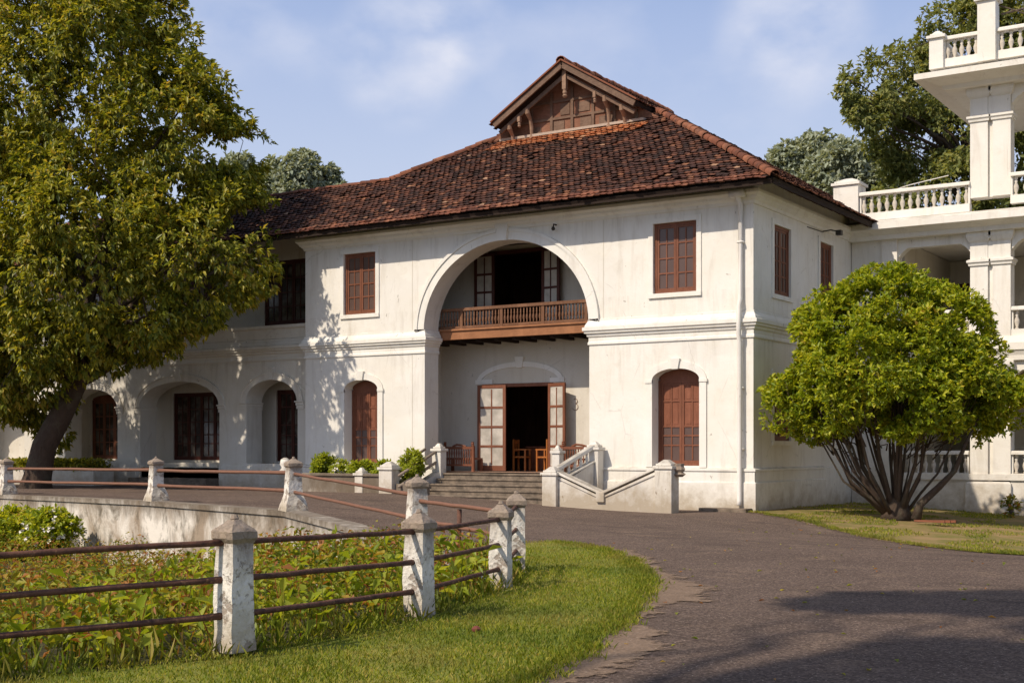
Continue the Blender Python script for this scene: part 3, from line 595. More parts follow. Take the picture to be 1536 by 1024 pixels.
leaf(hall, (-9.48, PB-.1), R(180+6), .72, 5.25, 7.75, 4, 'frame_dark', 'frost'); leaf(hall, (-7.75, PB-.1), R(-8), .70, 5.25, 7.75, 4, 'frame_dark', 'frost')
# balcony inside the arch
BY = .80
bal = MB(); bal.box(-11.55, -3.95, BY-.02, BY+.16, 4.98, 5.24).box(-11.55, -3.95, BY-.07, BY+.16, 5.24, 5.30).build('balcony', 'beam', hall)
bal = [o for o in hall.children if o.name.startswith('balcony')][0]
m = MB().box(-11.6, -3.9, BY+.16, PB, 5.10, 5.20)
for i in range(12): m.box(-11.4+i*.66, -11.28+i*.66, BY+.16, PB, 4.90, 5.10)
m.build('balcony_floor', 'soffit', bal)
m = MB().box(-11.55, -3.95, BY-.03, BY+.09, 5.84, 5.93).box(-11.55, -3.95, BY, BY+.06, 5.32, 5.38)
for i in range(6): m.box(-11.3+i*1.46-.05, -11.3+i*1.46+.05, BY-.01, BY+.07, 5.30, 5.84)
m.build('handrail', 'rail_wood', bal)
bp = MB().lathe([(.022, 5.38), (.026, 5.42), (.018, 5.44), (.040, 5.52), (.036, 5.58), (.018, 5.66), (.030, 5.70), (.018, 5.73), (.026, 5.82), (.022, 5.84)], 0, 0, 8).mesh('baluster', True)
xs = [-11.4+i*.112 for i in range(66)]
for x in xs:
    if all(abs(x-(-11.3+i*1.46)) > .07 for i in range(6)):
        o = link('baluster', bp, bal, 'rail_wood'); o.location = (x, BY+.03, 0)

# ---- roof
def pip(poly, x, y):
    ins = False; n = len(poly)
    for i in range(n):
        x1, y1 = poly[i]; x2, y2 = poly[(i+1) % n]
        if (y1 > y) != (y2 > y) and x < (x2-x1)*(y-y1)/(y2-y1)+x1: ins = not ins
    return ins
def tiles(P, poly, du=.20, dv=.19, lift=.036):
    """P(u,d,h): along eave, horizontal distance from eave, height over the plane"""
    V = []; Fc = []; us = [p[0] for p in poly]; ds = [p[1] for p in poly]; d = min(ds)
    prof = [(0, .014), (.14, .016), (.28, .002), (.86, .0), (1.0, .013)]; row = 0; step = dv*CA
    while d < max(ds):
        u = min(us)-du*(.5*(row % 2)+random.uniform(-.12, .12)); row += 1
        while u < max(us):
            if pip(poly, u+du/2, d+step*.5):
                j = random.uniform(-.012, .012); l = lift+random.uniform(-.008, .018)+(.03 if random.random() < .04 else 0); jd = random.uniform(-.018, .018)-(.07 if random.random() < .02 else 0); tw = random.uniform(-.02, .02)
                n = len(V)
                for k, (a, h) in enumerate(prof):
                    uu = u+j+a*du*1.04
                    V.append(P(uu, d+jd+tw*a-.02, l+h)); V.append(P(uu, d+jd+tw*a+step*1.12, .004+h*.8)); V.append(P(uu, d+jd+tw*a-.015, l+h-.022))
                for k in range(len(prof)-1):
                    q = n+k*3; Fc.append((q, q+3, q+4, q+1)); Fc.append((q+2, q+5, q+3, q))
            u += du
        d += step
    me = bpy.data.meshes.new('tiles'); me.from_pydata(V, [], Fc)
    return me
sag = lambda u, d: -.035*math.sin(u*.8)*min(1, d/2)-.03*math.sin(u*.37+d)
PF = lambda u, d, h: (u, -.9+d-h*SA, EZ+d*SL+h*CA+sag(u, d)*.8)
PR = lambda u, d, h: (.9-d+h*SA, u, EZ+d*SL+h*CA)
PLf = lambda u, d, h: (-17.5+d-h*SA, u, EZ+d*SL+h*CA)
pf = [(-42, -.02), (.9, -.02), (-5.6, 6.5), (-5.75, 5.75), (-10.95, 5.75), (-11.0, 6.5), (-14.0, 3.5), (-42, 3.5)]
pr = [(-.9, -.02), (13, -.02), (13, 9.2), (4.26, 9.2), (4.26, 6.5), (5.6, 6.5)]
pl = [(2.6, 3.5), (13, 3.5), (13, 9.2), (4.26, 9.2), (4.26, 6.5), (5.6, 6.5)]
def deck(P, poly, top=-.015, bot=-.14):
    tri = tessellate_polygon([[Vector((p[0], p[1], 0)) for p in poly]]); n = len(poly)
    vs = [P(p[0], p[1], top) for p in poly]+[P(p[0], p[1], bot) for p in poly]
    return vs, [tuple(t) for t in tri]+[tuple(i+n for i in t) for t in tri]+[(i, (i+1) % n, (i+1) % n+n, i+n) for i in range(n)]
m = MB(); PF0 = lambda u, d, h: (u, -.9+d-h*SA, EZ+d*SL+h*CA-.03)
m.add(*deck(PF0, pf)); m.add(*deck(PR, pr)); m.add(*deck(PLf, pl))
m.add(*deck(lambda u, d, h: (u, 6.1-d+h*SA, EZ+d*SL+h*CA-.03), [(-42, 0), (-15.5, 0), (-15.5, 3.5), (-42, 3.5)]))
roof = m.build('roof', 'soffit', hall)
link('tile_slope', tiles(PF, pf), roof, 'tile'); link('tile_slope', tiles(PR, pr), roof, 'tile'); link('tile_slope', tiles(PLf, pl), roof, 'tile')
# rafters and fascia under the eaves
m = MB()
x = -41.5
while x < -.75: m.bar((x, -.80, EZ-.17+.1*SL), (x, .6, EZ-.17+1.5*SL), .09, .12); x += .62
y = .75
while y < 7.6: m.bar((.80, y, EZ-.17+.1*SL), (-.6, y, EZ-.17+1.5*SL), .09, .12); y += .62
m.build('rafters', 'frame_dark', roof)
m = MB().box(-42, .86, -.875, -.845, EZ-.17, EZ-.06); m.box(.845, .875, -.845, 12.9, EZ-.17, EZ-.06); m.build('fascia', 'soffit', roof)  # near-black boards: the shaded gap under the tiles is painted into their colour
def caps(a, b_, r, ln, up, nm='ridge_cap'):
    a = Vector(a); b_ = Vector(b_); d = (b_-a); n = max(1, int(d.length/ln)); d.normalize(); up = Vector(up); sd = d.cross(up).normalized(); up = sd.cross(d); V = []; Fc = []; K = 7
    for i in range(n):
        p0 = a+d*ln*i; p1 = a+d*ln*(i+1.12); r0 = r*random.uniform(1.05, 1.18); r1 = r*.9; q = len(V); js = sd*random.uniform(-.015, .015)+up*random.uniform(-.012, .02)
        for p, rr in ((p0, r0), (p1, r1), (p0, r0*.86)):
            for k in range(K):
                t = -.12+math.pi*1.24/1*(k/(K-1))-.0; t = -.35+(math.pi+.7)*k/(K-1); V.append(tuple(p+js+sd*rr*math.cos(t)+up*(rr*math.sin(t)*.8)))
        for k in range(K-1): Fc.append((q+k, q+k+1, q+K+k+1, q+K+k)); Fc.append((q+2*K+k, q+2*K+k+1, q+k+1, q+k))
    me = bpy.data.meshes.new(nm); me.from_pydata(V, [], Fc); me.polygons.foreach_set('use_smooth', [True]*len(me.polygons)); link(nm, me, roof, 'ridge')
HZ = EZ+6.5*SL
link('eave_tiles', tiles(lambda u, d, h: PF(u, d-.03, h+.022), [(-42, -.02), (.88, -.02), (.60, .32), (-42, .32)]), roof, 'ridge')
link('eave_tiles', tiles(lambda u, d, h: PR(u, d-.03, h+.022), [(-.88, -.02), (13, -.02), (13, .2), (-.68, .2)]), roof, 'ridge')
caps((.98, -.98, EZ+.03), (-5.6, 5.6, HZ+.02), .135, .40, (0, 0, 1)); caps((-14.0, 2.6, EZ+3.5*SL+.02), (-11.0, 5.6, HZ+.03), .12, .40, (0, 0, 1))
caps((-42, 2.6, EZ+3.5*SL+.0), (-14.0, 2.6, EZ+3.5*SL+.0), .12, .40, (0, 0, 1)); RZ = EZ+9.2*SL
caps((-8.3, 4.12, RZ+.02), (-8.3, 12.3, RZ+.02), .15, .42, (0, 0, 1))
# gablet
GY = 4.9; GB = 11.85
m = MB(); hw = (RZ-.16-GB)/SL; m.prism([(-8.3-hw, GB), (-8.3+hw, GB), (-8.3, RZ-.16)], GY, GY+.1)
gab = m.build('gable_wall', 'gable', hall)
m = MB()
for i in range(-3, 4):
    x = -8.3+i*.78; zt = RZ-.3-abs(x+8.3)*SL
    if zt > GB+.2: m.box(x-.05, x+.05, GY-.05, GY, GB, zt)
m.box(-8.3-hw*.82, -8.3+hw*.82, GY-.045, GY, GB+.55, GB+.63).box(-8.3-hw*.5, -8.3+hw*.5, GY-.045, GY, GB+1.1, GB+1.17)
for x0, x1, z0, z1 in ((-9.0, -8.6, .12, .5), (-8.0, -7.6, .1, .5), (-7.3, -6.8, .1, .45), (-8.75, -8.4, .68, 1.05), (-8.1, -7.65, .7, 1.02), (-9.9, -9.5, .1, .4)): m.box(x0, x1, GY-.025, GY, GB+z0, GB+z1)
m.build('gable_batten', 'barge', gab)
m = MB()
for s_ in (-1, 1):
    e = -8.3+s_*2.62; m.bar((e, 4.22, RZ-.12-2.62*SL), (-8.3+s_*.02, 4.22, RZ-.12), .06, .17, (0, 0, 1)); m.bar((e, 4.27, RZ-.02-2.62*SL), (-8.3, 4.27, RZ-.02), .14, .07, (0, 0, 1))
    m.bar((e+s_*-.1, 4.42, RZ-.40-2.52*SL), (-8.3+s_*.02, 4.42, RZ-.40), .06, .13, (0, 0, 1))
m.build('bargeboard', 'barge', gab); m = MB()
for s_ in (-1, 1): m.bar((-8.3+s_*2.72, 4.24, RZ+.055-2.72*SL), (-8.3, 4.24, RZ+.055), .22, .05)
m.build('verge_tiles', 'ridge', gab)
def lump(m, p, r, h): m.lathe([(r*.5, p[2]), (r, p[2]+h*.2), (r*.6, p[2]+h*.35), (r*.9, p[2]+h*.55), (r*.7, p[2]+h*.8), (r*.8, p[2]+h)], p[0], p[1], 8)
m = MB(); m.box(-8.37, -8.23, 4.34, 4.48, RZ-.85, RZ-.22); lump(m, (-8.3, 4.41, RZ-1.12), .09, .28); m.build('pendant', 'carved', gab)
for x, t in ((-10.45, 1), (-9.75, 1), (-6.85, 1), (-6.25, 1), (-10.05, .6), (-7.2, .5)):
    zr = RZ-.42-abs(x+8.3)*SL; m = MB(); zb = max(EZ+SL*(4.9+.9)+.0, GB+.02)-.0
    if t == 1:
        m.tube([(x, 4.42, zr+.05), (x, 4.45, zr-.10), (x, 4.62, zr-.28), (x, 4.70, zr-.5), (x, 4.72, EZ+SL*5.55)], [.07, .085, .06, .065, .05], 8); m.lathe([(.05, EZ+SL*5.5), (.09, EZ+SL*5.5+.06), (.05, EZ+SL*5.5+.15)], x, 4.70, 8)
    else: m.box(x-.05, x+.05, 4.36, 4.48, zr-.18, zr); lump(m, (x, 4.42, zr-.36), .06, .2)
    m.build('bracket', 'carved', gab)
m = MB(); m.bar((-11.0, 4.78, EZ+SL*5.66+.05), (-5.6, 4.78, EZ+SL*5.66+.05), .22, .08); m.build('flashing', 'mortar', gab)
link('tile_slope', tiles(lambda u, d, h: PF(u, d, h+.02), [(-11.15, 4.95), (-5.35, 4.95), (-5.35, 5.6), (-11.1, 5.6)], lift=.04), roof, 'tile_new')

# ---- left wing of the house
WY = .25
wh = [arch(-27.6, -24.7, 1.2, 3.15, .68), arch(-23.5, -19.56, 1.0, 3.14, .84), arch(-18.3, -16.0, 1.14, 3.2, .72), arch(-33.5, -30.0, 1.2, 3.15, .68), arch(-38.6, -35.4, 1.2, 3.15, .68)]
MB().sheet(rect(-42, -15.44, -.3, 5.62), wh, WY, WY+.75).build('wing_wall', 'wall_wing', hall)
for h in wh:
    m = MB()
    x0, x1 = h[0][0], h[1][0]; rs = max(p[1] for p in h)-h[2][1]; zs = h[2][1]
    archband(m, x0, x1, zs, rs, .22, WY-.05, WY); archband(m, x0-.2, x1+.2, zs, rs+.2, .06, WY-.075, WY); cx = (x0+x1)/2
    m.hexa([(cx-.11, WY-.1, zs+rs), (cx+.11, WY-.1, zs+rs), (cx+.11, WY, zs+rs), (cx-.11, WY, zs+rs), (cx-.15, WY-.11, zs+rs+.42), (cx+.15, WY-.11, zs+rs+.42), (cx+.15, WY, zs+rs+.42), (cx-.15, WY, zs+rs+.42)])
    for a, q in ((x0, -1), (x1, 1)):     # impost mouldings that wrap into the reveal
        path = [(a-.30, WY), (a, WY), (a, WY+.75)] if q < 0 else [(a, WY+.75), (a, WY), (a+.30, WY)]
        m.moulding(path, [(0, zs-.26), (.03, zs-.26), (.03, zs-.16), (.05, zs-.13), (.05, zs-.06), (.08, zs-.04), (.08, zs), (0, zs)])
    m.build('wing_arch_moulding', 'wall_wing', hall)
STW = [(o, z+.02) for o, z in STR]
MB().moulding([(-42, WY), (-15.44, WY)], STW).box(-42, -15.44, WY-.05, WY+1.4, 5.62, 5.72).build('wing_string_course', 'wall_wing', hall)
PW = [(0, -.3), (.12, -.3), (.12, .86), (.05, .92), (0, 1.10)]
for a, b_ in ((-42, -38.8), (-35.2, -33.7), (-29.8, -27.7), (-24.6, -23.6), (-19.46, -15.44)): MB().moulding([(a, WY), (b_, WY)], PW).build('wing_plinth', 'wall_wing', hall)
ih = [arch(-27.9, -26.0, 1.25, 3.5, .2), rect(-23.4, -20.6, 1.22, 3.66), rect(-18.3, -16.9, 1.2, 3.66)]
MB().sheet(rect(-42, -15.44, 1.0, 5.0), ih, 1.7, 1.95).box(-42, -15.44, WY+.75, 5, 1.0, 1.14).box(-42, -15.44, WY+.75, 5, 4.9, 5.05).build('wing_inner_wall', 'inner', hall)
MB().box(-23.45, -19.6, -.35, WY+.0, -.2, .62).box(-23.45, -19.6, -.7, -.35, -.2, .42).box(-23.45, -19.6, WY, WY+.75, .3, .98).build('wing_steps', 'step', hall)
FI = front(1.7)
casement(hall, FI, -27.9, -26.0, 1.25, 3.5, (1, 1, 1, 1), y=.06, rise=.18, fm='frame', pm='pane_dark', leaves=3)
casement(hall, FI, -23.4, -20.6, 1.22, 3.66, (1, .7, 1, 1, 1), y=.06, fm='frame_dark', pm='pane_dark', leaves=4)
casement(hall, FI, -18.3, -16.9, 1.2, 3.66, (1, .7, .8, 1.4, 1), y=.06, fm='frame_dark', pm='pane_dark', leaves=2)
uh = [rect(-18.75, -16.75, 5.9, 8.1), rect(-23, -21, 5.9, 8.1), rect(-28, -26, 5.9, 8.1), rect(-33, -31, 5.9, 8.1)]
MB().sheet(rect(-42, -15.44, 5.6, 9.3), uh, 1.6, 1.9).build('wing_upper_wall', 'wall_wing', hall)
for h in uh: casement(hall, front(1.6), h[0][0], h[1][0], 5.9, 8.1, (1, 1, 1, 1), y=.02, fm='frame_dark', pm='pane_dark', leaves=3)
MB().box(-42, -41.7, WY+.75, 6.1, -.3, 9).box(-42, -15.44, 5.8, 6.1, -.3, 8.4).build('wing_rear_wall', 'wall_wing', hall)

# ------------------------------------------------------------------ steps and flank walls
st = thing('entrance_steps', 'five worn stone steps rising to the arched porch between white flank walls', 'steps', (-7.4, -1, .1))
m = MB()
for k in range(5): m.box(-9.7, -4.95, -.30-.36*k, -.30-.36*k+.36 if k else 0, -.2, .91-.15*k); m.box(-9.72, -4.94, -.33-.36*k, -.30-.36*k+.30, .865-.15*k, .912-.15*k+.004)
m.build('step', 'step', st, bevel=.012)
def pier(mb, x0, x1, y0, y1, z0, z1, ov=.04):
    mb.box(x0, x1, y0, y1, z0, z1-.18); mb.box(x0-ov, x1+ov, y0-ov, y1+ov, z1-.18, z1-.10); mb.box(x0+.02, x1-.02, y0+.02, y1-.02, z1-.10, z1-.04)
    cx, cy = (x0+x1)/2, (y0+y1)/2; a, b_ = (x1-x0)/2-.05, (y1-y0)/2-.05
    mb.hexa([(cx-a, cy-b_, z1-.04), (cx+a, cy-b_, z1-.04), (cx+a, cy+b_, z1-.04), (cx-a, cy+b_, z1-.04), (cx-a*.35, cy-b_*.35, z1+.06), (cx+a*.35, cy-b_*.35, z1+.06), (cx+a*.35, cy+b_*.35, z1+.06), (cx-a*.35, cy+b_*.35, z1+.06)])
def slopewall(mb, p0, p1, z00, z01, z10, z11, t):       # wall between two plan points with sloping top
    a = Vector((*p0, 0)); b_ = Vector((*p1, 0)); s_ = (b_-a).normalized().cross(Vector((0, 0, 1)))*t/2
    mb.hexa([(a.x-s_.x, a.y-s_.y, z00), (b_.x-s_.x, b_.y-s_.y, z10), (b_.x+s_.x, b_.y+s_.y, z10), (a.x+s_.x, a.y+s_.y, z00), (a.x-s_.x, a.y-s_.y, z01), (b_.x-s_.x, b_.y-s_.y, z11), (b_.x+s_.x, b_.y+s_.y, z11), (a.x+s_.x, a.y+s_.y, z01)])
for nm, a in (('newel_pier', (-5.20, -4.76, -2.05, -1.61, -.2, 1.10)), ('newel_pier', (-4.78, -4.38, -.42, -.11, -.2, 1.78)), ('newel_pier', (-1.86, -1.38, -2.0, -1.56, -.3, 1.30)),
              ('newel_pier', (-10.06, -9.74, -.42, -.12, .2, 1.74)), ('newel_pier', (-10.78, -10.30, -2.05, -1.62, -.1, 1.20)), ('newel_pier', (-5.95, -5.70, -.3, -.05, .9, 1.68))):
    m = MB(); pier(m, *a); m.build(nm, 'stoop', st, bevel=.015)
m = MB(); slopewall(m, (-4.86, -1.6), (-4.62, -.42), -.1, .75, -.1, 1.25, .24); m.build('flank_wall', 'stoop', st, bevel=.01)
m = MB(); m.bar((-4.95, -1.7, 1.08), (-4.58, -.35, 1.70), .17, .12); m.bar((-4.90, -1.65, .80), (-4.6, -.4, 1.28), .28, .06); m.build('handrail', 'stoop', st, bevel=.02)
m = MB()
for i in range(5):
    t = (i+.6)/5.4; y = -1.6+1.18*t; x = -4.93+.34*t; m.lathe([(.035, .80+.46*t), (.05, .92+.5*t), (.03, .98+.53*t), (.04, 1.06+.6*t)], x, y, 8)
m.build('baluster', 'stoop', st)
m = MB(); m.prism([(-4.76, -.3), (-1.86, -.3), (-1.86, 1.06), (-3.40, .40), (-3.52, .40), (-4.76, .90)], -1.92, -1.66); m.build('flank_wall', 'stoop', st, bevel=.01)
m = MB(); m.bar((-3.46, -1.79, .47), (-4.80, -1.79, 1.00), .34, .07); m.bar((-3.46, -1.79, .34), (-4.78, -1.79, .86), .32, .05); m.bar((-3.46, -1.79, .47), (-1.84, -1.79, 1.15), .34, .07); m.bar((-3.46, -1.79, .34), (-1.84, -1.79, 1.0), .32, .05); m.box(-3.58, -3.34, -1.99, -1.6, .24, .50)
m.build('coping', 'stoop', st, bevel=.012)
m = MB(); slopewall(m, (-9.9, -.42), (-10.0, -1.75), -.1, .95, -.1, .42, .24); m.build('flank_wall', 'stoop', st)
m = MB()
for z0, dx in ((1.60, 0), (1.28, 0), (1.62, -.5)): m.tube([(-9.9+dx, -.3, z0), (-10.0+dx, -1.1, z0-.36), (-10.08+dx, -2.0, z0-.74)], .045, 8)
m.build('handrail', 'cap', st, True)
m = MB(); m.box(-10.42, -10.22, -.9, -.7, .2, 1.36); m.lathe([(.06, 1.36), (.1, 1.42), (.05, 1.5)], -10.32, -.8, 8); m.build('newel_pier', 'stoop', st, bevel=.02)
m = MB(); lump(m, (-1.30, -1.70, .92), .17, .34); m.build('broken_corbel', 'cap', st)
# planter left of the steps
pt = thing('planter_wall', 'low stained plaster planter wall left of the steps filled with bright green shrubs', 'planter', (-12, -1.8, .2))
m = MB().box(-14.4, -10.80, -1.95, -1.7, -.1, .82).box(-14.46, -10.80, -2.0, -1.66, .82, .90).box(-10.28, -9.2, -1.9, -1.68, -.1, .62).box(-14.4, -14.15, -1.7, -.1, -.1, .82)
m.build('wall', 'retain', pt, bevel=.015)
MB().box(-14.15, -10.1, -1.7, -.1, 0, .72).build('soil', 'soil', pt)
m = MB(); pier(m, -11.75, -11.45, -1.98, -1.68, .2, 1.02); m.build('pier', 'stoop', pt, bevel=.015)
m = MB(); m.lathe([(.17, .85), (.19, .95), (.11, 1.05), (.17, 1.15), (.14, 1.3), (.05, 1.36)], -14.75, -1.7, 10); m.build('urn', 'stoop', pt, True)
def small_shrub(name, label, cat, x, y, z, r, h, n, mat='leaf_hedge', group=None, ll=.10, flowers=0):
    t = thing(name, label, cat, (x, y, z), group)
    lob = [(x+random.uniform(-.4, .4)*r, y+random.uniform(-.4, .4)*r, z+h*random.uniform(.35, .65), r*random.uniform(.6, .8)) for _ in range(5)]
    P, D = crown_points(lob, n, .35, 2.2, -.25, h/(2*r)*1.2)
    P[:, 2] = np.maximum(P[:, 2], z+.02)
    link('foliage', sprays('foliage', P, D, 4, .9, ll, .5, -.3), t, mat)
    m = MB()
    for i in range(6): m.tube([(x, y, z-.05), (x+random.uniform(-.5, .5)*r, y+random.uniform(-.5, .5)*r, z+h*.6)], [.02, .008], 5)
    m.build('stem', 'bark2', t)
    if flowers:
        # one spray of petals
        Q, E_ = crown_points(lob, flowers, .95, 3, -.6, h/(2*r)); tag(link('flowers', sprays('flowers', Q, E_, 4, .5, .09, .9, 0), t, 'flower'), None, None, None, 'stuff')
    return t
for i, (x, r, h, lab) in enumerate(((-13.75, .50, .85, 'round light green shrub at the left end of the planter by the wing'), (-12.95, .36, .55, 'small pale shrub in the planter below the brown shuttered window'), (-12.25, .42, .62, 'low green shrub in the planter just left of its small white pier'),
                         (-11.3, .36, .60, 'narrow green shrub in the planter between its two white piers'), (-10.25, .50, 1.0, 'tallest bright green shrub beside the stair handrails'))):
    small_shrub('shrub', lab, 'shrub', x, -1.15, .66, r, h, 700, 'leaf_hedge', 'shrubs in the planter by the steps', flowers=(90 if i == 1 else 0))

# ------------------------------------------------------------------ porch furniture
def bench(x0, x1, y, label):
    t = thing('wooden_bench', label, 'bench', ((x0+x1)/2, y, .93)); m = MB()
    m.box(x0, x1, y-.03, y+.05, 1.62, 1.70).box(x0, x1, y-.02, y+.04, 1.10, 1.16); n = int((x1-x0)/.09)
    for i in range(n+1):
        x = x0+.04+(x1-x0-.08)*i/n; m.lathe([(.018, 1.16), (.032, 1.30), (.015, 1.38), (.03, 1.5), (.018, 1.62)], x, y+.01, 6)
    m.build('backrest', 'frame', t); MB().box(x0, x1, y+.05, y+.48, 1.30, 1.35).build('seat', 'frame', t)
    for x in (x0+.03, x1-.03):
        for yy in (y, y+.44): MB().box(x-.04, x+.04, yy-.04, yy+.04, .93, 1.72 if yy == y else 1.30).build('leg', 'frame', t)
    m = MB(); lump(m, (x0+.05, y, 1.70), .06, .15); lump(m, (x1-.05, y, 1.70), .06, .15); m.tube([(x0+.35, y, 1.70), (x0+.5, y, 1.76), (x0+.7, y, 1.74), (x0+.85, y, 1.70)], .035, 6); m.build('finial', 'frame', t)
bench(-10.9, -9.75, 1.35, 'carved brown wooden bench with turned slats left of the open door')
bench(-6.6, -5.3, 1.35, 'brown wooden bench right of the open door, half hidden by the stair parapet')
def chair(x, y, ang, label):
    t = thing('wooden_chair', label, 'chair', (x, y, .93), 'chairs inside the porch door'); c_, s_ = math.cos(ang), math.sin(ang)
    T = lambda u, w_, z: (x+u*c_-w_*s_, y+u*s_+w_*c_, .93+z)
    MB(T).box(-.22, .22, -.22, .22, .42, .47).build('seat', 'chair', t)
    for a in (-.2, .2):
        MB(T).box(a-.025, a+.025, .17, .22, 0, 1.0).build('leg', 'chair', t); MB(T).box(a-.025, a+.025, -.22, -.17, 0, .66).build('leg', 'chair', t)
        MB(T).box(a-.03, a+.03, -.24, .17, .66, .70).build('armrest', 'chair', t)
    MB(T).box(-.175, .175, .18, .21, .86, .98).box(-.175, .175, .18, .21, .62, .70).box(-.03, .03, .185, .205, .70, .86).build('backrest', 'chair', t)
chair(-9.05, 3.0, R(100), 'orange wooden armchair at the left inside the open porch door'); chair(-8.0, 2.75, R(-95), 'pale orange wooden armchair at the right inside the open porch door')
t = thing('wooden_desk', 'brown panelled wooden desk between the two chairs inside the door', 'desk', (-8.7, 3.9, .93))
MB().box(-9.3, -8.2, 3.6, 4.3, 1.66, 1.71).build('tabletop', 'frame', t, bevel=.01); MB().box(-9.25, -8.25, 3.66, 4.24, .93, 1.66).box(-9.2, -8.8, 3.64, 3.66, 1.0, 1.6).box(-8.7, -8.3, 3.64, 3.66, 1.0, 1.6).build('body', 'frame', t)

# ------------------------------------------------------------------ verandah building on the right
vb = thing('verandah_building', 'three level white verandah building with paired columns and baluster parapets on the right', 'building', (6, 8, -.3))
VY = 7.7
def coupled(x, z0, z1, w_=.50, gap=.14, base=False):
    m = MB()
    for k in (0, 1):
        a = x+k*(w_+gap); m.box(a, a+w_, VY, VY+.5, z0, z1)
        m.moulding([(a, VY+.5), (a, VY), (a+w_, VY), (a+w_, VY+.5)], [(0, z1-.98), (.04, z1-.98), (.05, z1-.92), (.09, z1-.88), (.09, z1-.82), (0, z1-.78)])
        m.moulding([(a, VY+.5), (a, VY), (a+w_, VY), (a+w_, VY+.5)], [(0, z1-.30), (.05, z1-.24), (.10, z1-.12), (.10, z1-.002), (0, z1-.002)])
        if base: m.moulding([(a, VY+.5), (a, VY), (a+w_, VY), (a+w_, VY+.5)], [(0, z0), (.05, z0), (.05, z0+.6), (0, z0+.66)])
    m.box(x+w_+.005, x+w_+gap-.005, VY+.1, VY+.45, z0, z1-.79).box(x+w_+.005, x+w_+gap-.005, VY+.02, VY+.45, z1-.785, z1-.01).box(x+w_+.005, x+w_+gap-.005, VY-.085, VY+.02, z1-.2, z1-.014); return m.build('column', 'verandah', vb)
m = MB(); 
for x in (3.55, 9.6, 15.6): m.box(x-.08, x+1.24, VY-.12, VY+.65, -.8, .0); m.moulding([(x-.0, VY+.6), (x-.0, VY-.06), (x+1.16, VY-.06), (x+1.16, VY+.6)], [(0, 0), (.06, 0), (.06, .62), (.0, .68)]); m.box(x, x+1.16, VY-.06, VY+.6, 0, .66)
m.box(1.3, 20, VY+.0, VY+.35, -.8, .72).box(1.3, 20, VY-.06, VY+.4, .72, .90)
m.build('plinth', 'verandah', vb)
for x in (3.6, 9.65, 15.65): coupled(x, .66, 4.2); coupled(x, 4.9, 7.98); coupled(x, 9.0, 12.2)
# corner bay that joins the house
m = MB().box(.02, .98, VY+.06, VY+.6, -.8, 7.98).box(.98, 1.45, VY-.02, VY+.5, -.8, 7.98)
m.moulding([(.98, VY-.02), (1.45, VY-.02), (1.45, VY+.5)], [(0, 7.0), (.05, 7.02), (.09, 7.10), (.09, 7.18), (0, 7.22)])
m.build('corner_wall', 'verandah', vb)
def slab(z, x0, h, ov, yb=14, nm='floor_slab', x1=20):
    m = MB(); pr_ = [(-.3, z), (ov*.35, z), (ov*.40, z+h*.2), (ov*.75, z+h*.38), (ov, z+h*.42), (ov, z+h*.72), (ov*.9, z+h*.75), (0.05, z+h), (-.3, z+h)]
    m.moulding([(x0, yb), (x0, VY), (x1, VY), (x1, yb)], pr_); m.box(x0+.3, x1-.3, VY+.3, yb, z+.02, z+h-.02); return m.build(nm, 'verandah', vb)
slab(4.2, 1.2, .70, .14); slab(7.98, .02, .62, .62); slab(12.2, 3.3, .55, 1.05, nm='roof_slab')
for x0, x1 in ((1.45, 3.6), (4.75, 9.65), (10.8, 15.65)):
    for z in (7.98, 4.2, 12.2):
        m = MB()
        if z > 12 and x0 < 3: continue
        m.box(x0, x1, VY+.08, VY+.42, z-.28, z); 
        for a, s_ in ((x0, 1), (x1, -1)): m.prism([(a, z-.28), (a+s_*.30, z-.28), (a+s_*.16, z-.38), (a, z-.56)], VY+.08, VY+.42)
        m.build('beam', 'verandah', vb)
BPR = lambda z: [(.055, z), (.055, z+.04), (.03, z+.06), (.075, z+.20), (.07, z+.27), (.03, z+.37), (.05, z+.41), (.03, z+.44), (.055, z+.50), (.055, z+.55)]
bmesh_b = MB().lathe(BPR(0), 0, 0, 10).mesh('baluster', True)
def balustrade(x0, x1, y, z, n, along='x', cop=.12):
    m = MB(); h = .55; T = (lambda a, b_, c_: (a, y+b_, c_)) if along == 'x' else (lambda a, b_, c_: (y-b_, a, c_))
    m.T = T; m.box(x0, x1, -.13, .13, z-.24, z).box(x0, x1, -.15, .15, z+h, z+h+.07).box(x0, x1, -.11, .11, z+h+.07, z+h+.11)
    m.box(x0, x0+.05, -.08, .08, z, z+h).box(x1-.05, x1, -.08, .08, z, z+h); p = m.build('balustrade', 'verandah', vb)
    for i in range(n):
        a = x0+(x1-x0)*(i+.5)/n; o = link('baluster', bmesh_b, p, 'verandah'); o.location = T(a, 0, z)
balustrade(.30, 3.6, VY+.05, 8.84, 14); balustrade(4.75, 9.6, VY+.05, 8.96, 18)
balustrade(3.0, 4.0, VY-.55, 13.02, 5); balustrade(4.5, 9.0, VY-.55, 13.02, 18); balustrade(VY-.3, 13, 2.85, 13.02, 20, 'y')
balustrade(4.75, 9.65, VY+.15, 5.10, 18); balustrade(1.45, 3.55, VY+.15, .92, 9); balustrade(4.75, 9.6, VY+.15, .92, 20); balustrade(1.45, 3.6, VY+.15, 5.10, 9)
m = MB(); pier(m, -.50, .28, VY-.12, VY+.62, 8.3, 9.95, .06); m.build('parapet_pier', 'verandah', vb)
m = MB(); pier(m, 2.62, 3.02, VY-.78, VY-.38, 12.75, 13.82, .07); m.build('parapet_pier', 'verandah', vb)
m = MB(); pier(m, 4.0, 4.5, VY-.82, VY-.34, 12.75, 14.66, .08); m.build('parapet_pier', 'verandah', vb)
